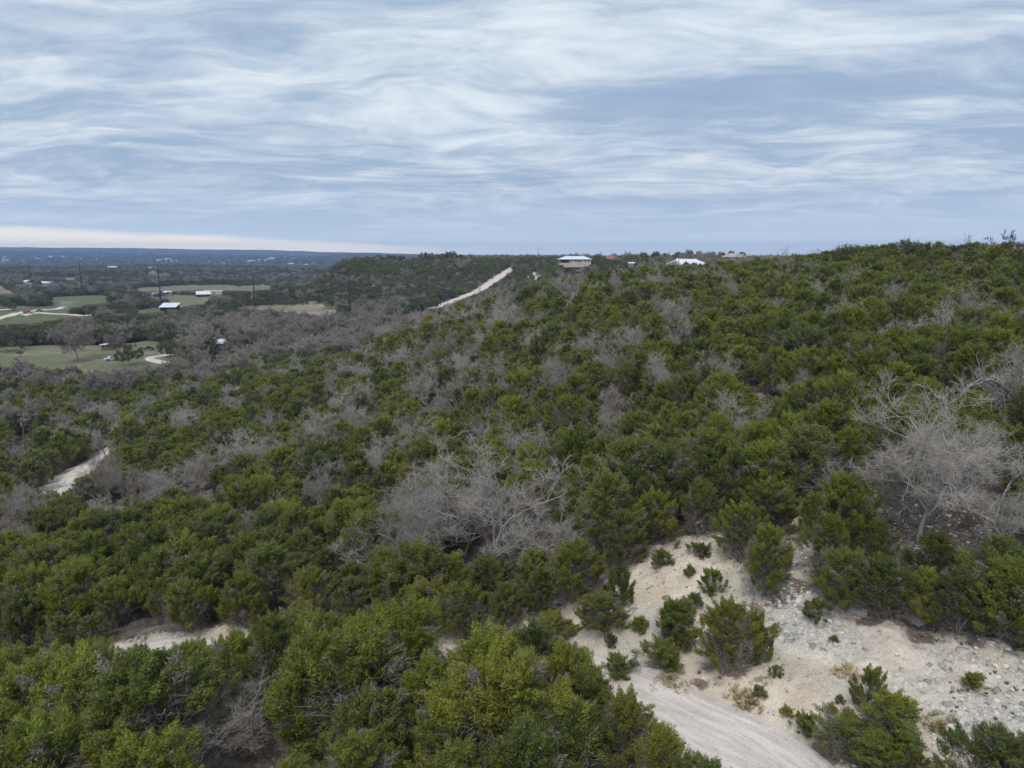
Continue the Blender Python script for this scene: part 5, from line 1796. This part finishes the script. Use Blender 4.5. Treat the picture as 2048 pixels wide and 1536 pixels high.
# wind turbines beyond the horizon, far left
for j, px in enumerate((36, 70, 150, 188, 222, 234, 255, 262, 290, 312, 330, 352, 405, 422, 530, 590)):
    y = 9900 + 150 * (j % 3)
    x = (px - 1024) / F * y * CP
    z = gz(x, y)
    e = empty('wind_turbine', (x, y, z), (j % 5) * 0.2 - 0.4, 'tiny white wind turbine far off on the hazy horizon', 'wind turbine', 'wind turbines on the horizon')
    hh = 26 + 4 * (j % 4)
    MB().tube((0, 0, -10), (0, 0, hh), 1.6, 1.0, 8).build('tower', M_WHITE, e)
    MB().box(-2.0, 2.0, -4.5, 3.0, hh + 0.01, hh + 3.5).build('nacelle', M_WHITE, e)
    for k in range(3):
        a = j * 0.7 + k * 2.094
        MB().tube((0, -5, hh + 1.7), (15 * math.sin(a), -5, hh + 1.7 + 15 * math.cos(a)), 1.0, 0.4, 6).build('blade', M_WHITE, e)

# the far town: pale houses across the valley, a few pixels each
rt = random.Random(4)
hm = MB().box(-9, 9, -6, 6, -4, 6)
base_house = None
town_spots = []
for _ in range(118):
    c = rt.choice(((520, 521, 70, 6), (560, 527, 60, 6), (470, 528, 60, 5), (610, 541, 26, 2), (630, 539, 16, 2), (430, 537, 40, 1.5), (600, 533, 40, 4), (380, 526, 45, 4), (330, 523, 40, 3), (110, 516, 60, 3), (560, 517, 50, 2.5), (30, 520, 30, 5)))
    town_spots.append((c[0] + rt.gauss(0, 0.75) * c[2], c[1] + rt.gauss(0, 0.75) * c[3]))
town_proto = None
for j, (px, py) in enumerate(town_spots):
    x, y, z = hit(px, max(513, py))
    if not 2300 < y < 8500:
        continue
    if town_proto is None:
        wm = MB().box(-9, 9, -6, 6, -4, 5)
        rm = MB().hip(-9, 9, -6, 6, 5.01, 3.5, 0.6)
        town_proto = []
        for nm, mb_, mt in (('wall', wm, M_HILLTOWN), ('roof', rm, M_WHITEROOF)):
            me = bpy.data.meshes.new('town_' + nm)
            me.from_pydata(mb_.v, [], mb_.f)
            me.materials.append(mt)
            me.update()
            town_proto.append((nm, me))
        rm2 = bpy.data.meshes.new('town_roof_tan')
        rm2.from_pydata(rm.v, [], rm.f)
        rm2.materials.append(M_TAN)
        rm2.update()
    e = empty('town_house', (x, y, z + 3), rt.random() * 0.8 - 0.4, 'pale house, one of many tiny specks in the hazy town across the valley', 'house', 'houses of the far town')
    s = 0.68 + 0.95 * rt.random() ** 2
    e.scale = (s * (0.9 + 0.9 * rt.random()), s, s * 0.85)
    link('wall', town_proto[0][1], e)
    link('roof', town_proto[1][1] if rt.random() < 0.6 else rm2, e)
    SITES.append((x, y, 14 * s))

# --- landmark valley trees
for kind, pr, px, py, top, wide, lab, cat, grp in (
    ('bare_tree', VBARE[0], 156, 722, 638, 0.95, 'tall bare tree standing alone on the green field at the left', 'tree', 'lone valley trees'),
    ('bare_tree', VBARE[1], 236, 712, 668, 0.85, 'brownish bare tree between the tall field tree and the reddish shed', 'tree', 'lone valley trees'),
    ('bare_tree', VBARE[1], 42, 714, 698, 1.0, 'small bare tree near the left end of the green field', 'tree', 'lone valley trees'),
    ('bare_tree', VBARE[0], 232, 678, 646, 1.0, 'slim bare tree at the far edge of the green field', 'tree', 'lone valley trees'),
    ('live_oak_tree', LIVE[0], 262, 731, 689, 0.98, 'round green oak on the field right of the reddish shed', 'tree', 'lone valley trees'),
    ('live_oak_tree', LIVE[1], 14, 703, 662, 0.95, 'dark green oak with a clear trunk at the left edge of the field', 'tree', 'lone valley trees'),
    ('live_oak_tree', LIVE[2], 338, 714, 682, 0.95, 'brown-green oak inside the driveway loop', 'tree', 'lone valley trees'),
    ('live_oak_tree', LIVE[0], 356, 716, 684, 0.9, 'second brown-green oak right of the one inside the driveway loop', 'tree', 'lone valley trees'),
    ('live_oak_tree', LIVE[1], 757, 521, 511, 1.1, 'round dark tree on top of the far hill near its left end', 'tree', 'trees on the far hill top'),
    ('live_oak_tree', LIVE[2], 781, 521, 510, 1.1, 'flat-topped dark tree, second from the left on the far hill top', 'tree', 'trees on the far hill top'),
    ('live_oak_tree', LIVE[0], 803, 521, 512, 1.1, 'round dark tree third from the left on the far hill top', 'tree', 'trees on the far hill top'),
    ('live_oak_tree', LIVE[1], 848, 523, 506, 1.0, 'pinkish-brown round tree on the far hill top', 'tree', 'trees on the far hill top'),
    ('live_oak_tree', LIVE[2], 903, 521, 503, 1.0, 'largest dark tree on the skyline of the far hill', 'tree', 'trees on the far hill top'),
    ('live_oak_tree', LIVE[1], 884, 521, 508, 0.9, 'small dark tree left of the largest on the far hill skyline', 'tree', 'trees on the far hill top'),
    ('bare_tree', VBARE[0], 868, 521, 506, 0.9, 'thin bare tree on the far hill skyline between two round ones', 'tree', 'trees on the far hill top'),
    ('live_oak_tree', LIVE[0], 921, 521, 510, 0.8, 'low dark tree right of the largest on the far hill skyline', 'tree', 'trees on the far hill top'),
):
    if py < 530:
        y = 800.0
        x = (px - 1024) / F * y * CP
        z = gz(x, y)
        h = (513 - top) / F * y - z
        o = tree(kind, pr, (x, y, z), h / pr[2] * wide, px, (0, 0), h / pr[2])
    else:
        o = hand_tree(kind, pr, px, py, top, px * 1.0, lab, (0, 0), wide)
    tag(o, lab, cat, grp)
    SITES.append((o.location.x, o.location.y, 4.5))
    if py > 530:
        SITES.append((o.location.x, o.location.y - 7, 4))


# trees that break the skyline, on the ridge by the houses and along the crest of the near slope
for j, (px, top, yd, lab) in enumerate((
    (1195, 511, 640, 'small brown-green tree at the right end of the long ridge house'),
    (1288, 506, 620, 'dark round tree left of a skyline clump, between the two white roofs'),
    (1312, 503, 630, 'tallest tree of the skyline clump between the two white roofs'),
    (1332, 507, 640, 'low tree at the right of the skyline clump between the white roofs'),
    (1356, 505, 560, 'dark tree just behind the left end of the hipped white roof'),
    (1377, 500, 600, 'tallest dark tree behind the hipped white roof'),
    (1398, 504, 590, 'dark tree behind the right end of the hipped white roof'),
    (1422, 505, 660, 'dark tree between the hipped white roof and the tan roof'),
    (1442, 504, 690, 'round tree behind the left end of the tan roof'),
    (1462, 503, 700, 'round tree behind the middle of the tan roof'),
    (1484, 505, 690, 'round tree behind the right end of the tan roof'),
    (1692, 491, 168, 'open-crowned tree where the near crest starts to rise'),
    (1730, 493, 165, 'bushy tree right of the open-crowned one on the near crest'),
    (1812, 484, 150, 'tallest leafy tree on the crest of the near slope'),
    (1845, 487, 152, 'wide leafy tree touching the tallest one on the near crest'),
    (1905, 492, 155, 'low leafy tree on the crest left of the dead trees'),
    (1950, 489, 150, 'leafy tree on the crest just left of the smaller dead tree'),
    (2040, 484, 148, 'leafy tree on the crest at the right edge'))):
    x = (px - 1024) / F * yd * CP
    z = gz(x, yd)
    h = max(2.5, (513 - top) / F * yd - z)
    pr = LIVE[j % 3]
    w = min(h / pr[2] * 1.05, 0.9)
    o = tree('live_oak_tree', pr, (x, yd, z), w, j * 1.7, (0, 0), h / pr[2])
    tag(o, lab, 'tree', 'trees along the skyline')
    SITES.append((x, yd, 3.0))


# ------------------------------------------------------------------ woods as masses
def drop_sites(X, Y, extra=0.0):
    k = np.ones(len(X), bool)
    for x, y, r in SITES:
        k &= (X - x) ** 2 + (Y - y) ** 2 > (r + extra) ** 2
    return k


JP, BP, LP = [], [], []        # rows: x y z sx sz rz far?


def put(lst, X, Y, Z, S, Sz, far):
    for a in zip(X, Y, Z, S, Sz, RNG.random(len(X)) * 6.283, np.full(len(X), far)):
        lst.append(a)


rest = ~single & drop_sites(NX, NY) & ~low_edge & ((NY > 40) | view)
jm = rest & ~isbare & (NZ > -40)
bm_ = rest & isbare & (NZ > -40)
put(JP, NX[jm], NY[jm], NZ[jm] - 0.05, NH[jm] / 4.9 * 1.08, NH[jm] / 4.9, 0)
put(BP, NX[bm_], NY[bm_], NZ[bm_] - 0.05, NH[bm_] / 5.6, NH[bm_] / 5.6 * 1.05, 0)
vj = rest & ~isbare & (NZ <= -40)
vb = rest & isbare & (NZ <= -40) & (rg.random(nn) < 0.6)
put(JP, NX[vj], NY[vj], NZ[vj] - 0.05, NH[vj] / 4.6, NH[vj] / 4.6 * 1.1, 0)
put(BP, NX[vb], NY[vb], NZ[vb] - 0.05, NH[vb] * 1.45 / 8.5, NH[vb] * 1.45 / 8.5, 1)


def far_woods(y0, y1, s0, s1, umin, umax, seed):
    X, Y, rng = far_points(y0, y1, s0, s1, umin, umax, seed)
    Z = relief(X, Y)
    b, g_, d_ = cover(X, Y)
    k = drop_sites(X, Y) & (b < 0.35) & ((g_ < 0.30) | (rng.random(len(X)) < 0.02)) & ((d_ < 0.35) | (rng.random(len(X)) < 0.12))
    # only what can be seen from about here
    px, py = project(X, Y, Z + 6)
    k &= (px > -260) & (px < 2300)
    X, Y, Z = X[k], Y[k], Z[k]
    n = len(X)
    low = Z < -36
    creek = low & (Y < 520)
    mesa = (Y > 480) & (Y < 1250) & (Z > -36)
    gn = fbm(X, Y, 70, 3, 123) + rng.normal(size=n) * 0.12
    pb = np.where(creek, 0.15, np.where(mesa, 0.05, np.where(low, 0.10, 0.06))) + gn * 0.8
    bare = rng.random(n) < np.clip(pb, 0.03, 0.92)
    sc = 1 + (Y > 1200) * (Y - 1200) / 2600
    hj = (3.6 + 2.4 * rng.random(n)) * np.where(low, 1.25, 1.0) * sc
    hb = (5.0 + 3.0 * rng.random(n)) * np.where(creek, 1.35, np.where(low, 1.15, 0.9)) * sc
    lo = (~bare) & low & (rng.random(n) < 0.62)
    H = np.where(bare, hb, np.where(lo, hj * 1.2, hj))
    H2, okv = open_view(X, Y, Z, H, H * 0.9)
    hj, hb = hj * H2 / H, hb * H2 / H
    X, Y, Z, hj, hb, bare, lo = (a[okv] for a in (X, Y, Z, hj, hb, bare, lo))
    j = ~bare & ~lo
    put(JP, X[j], Y[j], Z[j] - 0.1, hj[j] / 4.6 * 1.15, hj[j] / 4.6, 1)
    put(BP, X[bare], Y[bare], Z[bare] - 0.1, hb[bare] / 8.5, hb[bare] / 8.5, 1)
    put(LP, X[lo], Y[lo], Z[lo] - 0.1, hj[lo] * 1.2 / 7.5, hj[lo] * 1.2 / 7.5, 1)


far_woods(250, 520, 3.6, 4.6, -0.86, 0.86, 61)
far_woods(520, 1250, 4.6, 7.0, -0.84, 0.60, 62)
far_woods(1250, 2100, 7.5, 10, -0.82, -0.05, 63)
far_woods(2100, 3700, 13, 19, -0.82, -0.02, 64)
far_woods(3700, 6800, 32, 48, -0.82, 0.10, 65)


def grow(name, rows, far_flag, coll, nshape, rare, label, cat):
    a = np.array([r for r in rows if r[6] == far_flag])
    if not len(a):
        return
    idx = RNG.integers(0, nshape, len(a))
    if rare is not None:
        idx = np.where(RNG.random(len(a)) < 0.005, rare, idx)
    scatter(name, coll, a[:, :3], np.stack([a[:, 3], a[:, 3], a[:, 4]], -1), a[:, 5], idx, label, cat)
    print(name, len(a))


grow('juniper_woodland', JP, 0, C_JMID, 7, 7, 'dense green juniper woodland climbing the near hill', 'woodland')
grow('bare_woodland', BP, 0, C_BARE, 4, None, 'grey leafless oaks scattered through the juniper hill', 'woodland')
grow('far_juniper_woodland', JP, 1, C_JFAR, 5, None, 'dark green woodland on the far hill and valley', 'woodland')
grow('far_bare_woodland', BP, 1, C_BFAR, 5, None, 'grey leafless woodland along the valley bottom', 'woodland')
grow('live_oak_woodland', LP, 1, C_LOAK, 3, None, 'dark evergreen oaks filling the valley floor', 'woodland')


# ------------------------------------------------------------------ stones, weeds and dry grass on the bare slope
def stone_mesh(rng, n=1):
    """unit stone: a cut, uneven block"""
    v = np.array([(x, y, z) for z in (-0.5, 0.5) for y in (-0.5, 0.5) for x in (-0.5, 0.5)], float)
    v[4:, :2] *= 0.8
    f = np.array([(4, 5, 7), (4, 7, 6), (0, 1, 5), (0, 5, 4), (1, 3, 7), (1, 7, 5), (3, 2, 6), (3, 6, 7), (2, 0, 4), (2, 4, 6)])
    return v, f


def make_stones():
    rng = np.random.default_rng(77)
    v0, f0 = stone_mesh(rng)
    n = 170000
    y = 17 + 45 * rng.random(n)
    x = (rng.random(n) * 2 - 1) * 0.95 * (y + 4)
    b, _, _ = cover(x, y)
    dr = dist_poly(x, y, ROAD)
    gul = in_poly(x, y, GULLY) | in_poly(x, y, OAKFLOOR)
    patch = fbm(x, y, 4.5, 3, 17) + 0.5
    k = (dr > 2.2) & (((b > 0.45) & (rng.random(n) < np.clip(patch * 1.4 - 0.25, 0.04, 1))) | (gul & (rng.random(n) < 0.8)))
    x, y = x[k], y[k]
    _, rocky = clearing_marks(x, y)
    k = rng.random(len(x)) < np.where(rocky > 0.3, 1.0, 0.45)
    x, y, rocky = x[k][:22000], y[k][:22000], rocky[k][:22000]
    n = len(x)
    z = ground_full(x, y)
    s = (0.026 + 0.13 * rng.random(n) ** 5) * (1 + 0.7 * rocky)
    V = np.empty((n, len(v0), 3))
    ang = rng.random(n) * 6.283
    vv = v0[None] * (1 + rng.normal(size=(n, len(v0), 3)) * 0.14) * np.stack([s * (0.9 + 0.8 * rng.random(n)), s, s * (0.4 + 0.4 * rng.random(n))], -1)[:, None]
    c, sn = np.cos(ang)[:, None], np.sin(ang)[:, None]
    V[..., 0] = vv[..., 0] * c - vv[..., 1] * sn + x[:, None]
    V[..., 1] = vv[..., 0] * sn + vv[..., 1] * c + y[:, None]
    V[..., 2] = vv[..., 2] + z[:, None] + s[:, None] * 0.12
    f = (f0[None] + (np.arange(n) * len(v0))[:, None, None]).reshape(-1, 3)
    o = link('gravel', np_mesh('gravel', V.reshape(-1, 3), f, [M_RUBBLE], attrs={'tint': ('POINT', 'FLOAT', np.repeat(rng.random(n), len(v0)).astype(np.float32))}))
    tag(o, 'loose pale limestone gravel strewn over the bare slope', 'gravel', None, 'stuff')
    # larger rocks one could lift: things of their own
    big = [(1842, 1236, 0.9, 'flat pale limestone slab at the foot of the trees above the clearing'), (1715, 1222, 0.6, 'pale limestone block under the trees above the clearing'), (1760, 1228, 0.35, 'small pale rock right of the limestone block under the trees'),
           (1925, 1305, 0.35, 'pale rock on the grey stony slope above the lone round bush'), (2020, 1318, 0.45, 'pale rock near the right edge on the stony slope'), (2010, 1268, 0.35, 'grey rock at the upper right edge of the stony slope'),
           (2022, 1392, 0.3, 'pinkish rock right of the lone round bush'), (1755, 1022, 0.4, 'white rock on the stony ground below the tallest pale oak'), (1895, 1330, 0.25, 'small white rock left of the lone round bush'),
           (1980, 1290, 0.3, 'grey rock beside brown litter on the upper stony slope'), (1640, 1262, 0.25, 'small pale rock under the small grey-green bush'), (370, 1232, 0.9, 'pale limestone ledge in the bank above the open road stretch')]
    for px, py, sz, lab in big:
        xx, yy, zz = stand(px, py)
        vs = v0 * (1 + rng.normal(size=v0.shape) * 0.12) * np.array([sz * 1.5, sz * 1.0, sz * 0.6])
        o = link('limestone_rock', np_mesh('limestone_rock', vs, f0, [M_ROCK]), None, (xx, yy, zz + sz * 0.1))
        o.rotation_euler = (0.1, 0.1, rng.random() * 1.2 - 0.6)
        tag(o, lab, 'rock', 'rocks on the bare slope')


make_stones()


def tufts(name, n_t, where, per, h, w, mat, label, cat, seed, flat=0.6):
    rng = np.random.default_rng(seed)
    pts = where(rng, n_t)
    n = len(pts) * per
    ci = np.repeat(np.arange(len(pts)), per)
    s = (0.5 + rng.random(len(pts)))[ci]
    a = rng.random(n) * 6.283
    d = np.stack([np.cos(a) * flat, np.sin(a) * flat, np.ones(n)], -1) * (h * s * (0.6 + 0.6 * rng.random(n)))[:, None]
    side = np.stack([-np.sin(a), np.cos(a), np.zeros(n)], -1) * (w * s)[:, None]
    root = pts[ci] + np.stack([np.cos(a), np.sin(a), np.zeros(n)], -1) * (0.25 * h * rng.random(n))[:, None]
    V = np.stack([root - side, root + side, root + d * 0.6 + side * 0.7, root + d], 1).reshape(-1, 3)
    f = np.arange(4 * n).reshape(n, 4)
    o = link(name, np_mesh(name, V, f, [mat]))
    tag(o, label, cat, None, 'stuff')


def bare_spots(rng, n):
    y = 19 + 35 * rng.random(n * 14)
    x = (rng.random(n * 14) * 2 - 1) * 0.9 * (y + 4)
    k = in_poly(x, y, CLEAR) & (dist_poly(x, y, ROAD) > 2.7) & (fbm(x, y, 4, 3, 44) > 0.05)
    x, y = x[k][:n], y[k][:n]
    return np.stack([x, y, ground_full(x, y) - 0.02], -1)


def straw_spots(rng, n):
    c = [stand(*p) for p in ((1340, 1368), (1365, 1376), (1330, 1362), (1475, 1385), (1488, 1400), (1500, 1415), (1690, 1345), (1700, 1358), (1860, 1445), (1880, 1458), (870, 1300))]
    out = []
    for _ in range(n):
        q = c[rng.integers(len(c))]
        x, y = q[0] + rng.normal() * 0.28, q[1] + rng.normal() * 0.2
        out.append((x, y, gz(x, y) - 0.02))
    return np.array(out)


tufts('weeds', 260, bare_spots, 16, 0.12, 0.018, M_WEED, 'small brown dead weeds dotted over the bare slope', 'weeds', 51)
tufts('dry_grass', 260, straw_spots, 16, 0.2, 0.012, M_STRAW, 'straw-coloured grass tufts along the edge of the road', 'grass', 52, 0.8)

# brush: fallen branches at the edge of the clearing
for j, (px, py, L, rz, lab) in enumerate(((1590, 1142, 1.7, 0.2, 'pile of grey fallen branches in the stony gully'), (1575, 1160, 1.3, -0.3, 'fallen grey branch just below the branch pile in the gully'), (1160, 1168, 0.9, 0.5, 'dead twigs lying at the left upper edge of the clearing'),
                                       (1375, 1290, 0.8, 1.2, 'thin leafless shrub twigs behind the rounded dark bush'), (1470, 1070, 0.9, 0.2, 'dead twigs lying at the top right of the clearing'), (860, 1262, 1.2, -0.5, 'fallen brown branch on the bank above the road'))):
    x, y, z = stand(px, py)
    rng = np.random.default_rng(600 + j)
    e = empty('fallen_branch', (x, y, z), rz, lab, 'branch', 'fallen wood around the clearing')
    for k in range(5):
        a = np.array([rng.normal() * 0.3, rng.normal() * 0.25, 0.05 + 0.06 * k])
        d = np.array([1, rng.normal() * 0.3, 0.10 * rng.random()])
        segs = limb(a - d * L * 0.6, a + d * L * (0.4 + 0.3 * rng.random()), 0.03, 0.008, 4, rng, 0.03)[0]
        for _ in range(4):
            q = a + d * L * (rng.random() - 0.4)
            segs.append(np.concatenate([q, q + np.array([0.4, rng.normal() * 0.5, 0.15 + 0.3 * rng.random()]) * L * 0.35, [0.010, 0.005]]))
        v, q = tubes(np.array(segs), 4)
        link('branch', part_mesh('branch', v, q, M_JBARK), e)

# dust behind a vehicle on the valley road
xd, yd, zd = stand(134, 613)
bpy_m = bpy.data.materials.new('dust')
bpy_m.use_nodes = True
gg_ = NT(bpy_m.node_tree)
gg_.n.clear()
gg_.l.new(gg_.node('ShaderNodeVolumePrincipled', {'Color': (0.85, 0.8, 0.76, 1), 'Density': 0.07}).outputs[0], gg_.node('ShaderNodeOutputMaterial').inputs['Volume'])
import bmesh
bmd = bmesh.new()
bmesh.ops.create_icosphere(bmd, subdivisions=3, radius=1.0)
for v in bmd.verts:
    v.co *= 1 + 0.35 * math.sin(5 * v.co.x + 2) * math.cos(4 * v.co.z)
    v.co = Vector((v.co.x * 6.0, v.co.y * 5.0, v.co.z * 2.8))
med = bpy.data.meshes.new('dust')
bmd.to_mesh(med)
med.materials.append(bpy_m)
tag(link('dust', med, None, (xd, yd, zd + 2.6)), 'pale dust drifting over the end of the valley road', 'dust', None, 'stuff')


# ------------------------------------------------------------------ what each tree is called: by the nearest thing one can find
ORD = ['nearest', 'second', 'third', 'fourth', 'fifth', 'sixth', 'seventh', 'eighth', 'ninth', 'tenth', 'eleventh', 'twelfth', 'thirteenth', 'fourteenth', 'fifteenth', 'sixteenth', 'seventeenth', 'eighteenth', 'nineteenth', 'twentieth']
cells = {}
for t in THINGS:
    o, kind, x, y, px, py, word = t
    best = min(LAND, key=lambda l: math.hypot((l[1] - px), (l[2] - py) * 1.4))
    dx, dy = px - best[1], (py - best[2]) * 1.4
    if abs(dx) > abs(dy):
        side = 'left of' if dx < 0 else 'right of'
    else:
        side = 'uphill behind' if dy < 0 else 'in front of'
    size_ = 'tall' if o.scale.z > 1.03 else ('low' if o.scale.z < 0.80 else 'mid-sized')
    cells.setdefault((kind, best[0], side, size_), []).append((math.hypot(dx, dy), o))
for (kind, land, side, size), rows in cells.items():
    rows.sort(key=lambda r: r[0])
    for k, (d, o) in enumerate(rows):
        what = 'juniper' if kind == 'juniper_tree' else 'bare oak'
        rank = ORD[k] if k < len(ORD) else ORD[-1]
        o['label'] = f'{size} {what}, {rank} such {side} {land}'
        o['group'] = 'junipers of the near slope' if kind == 'juniper_tree' else G_OAK
print('labels', len(THINGS), 'cells', len(cells), 'max', max(len(r) for r in cells.values()))
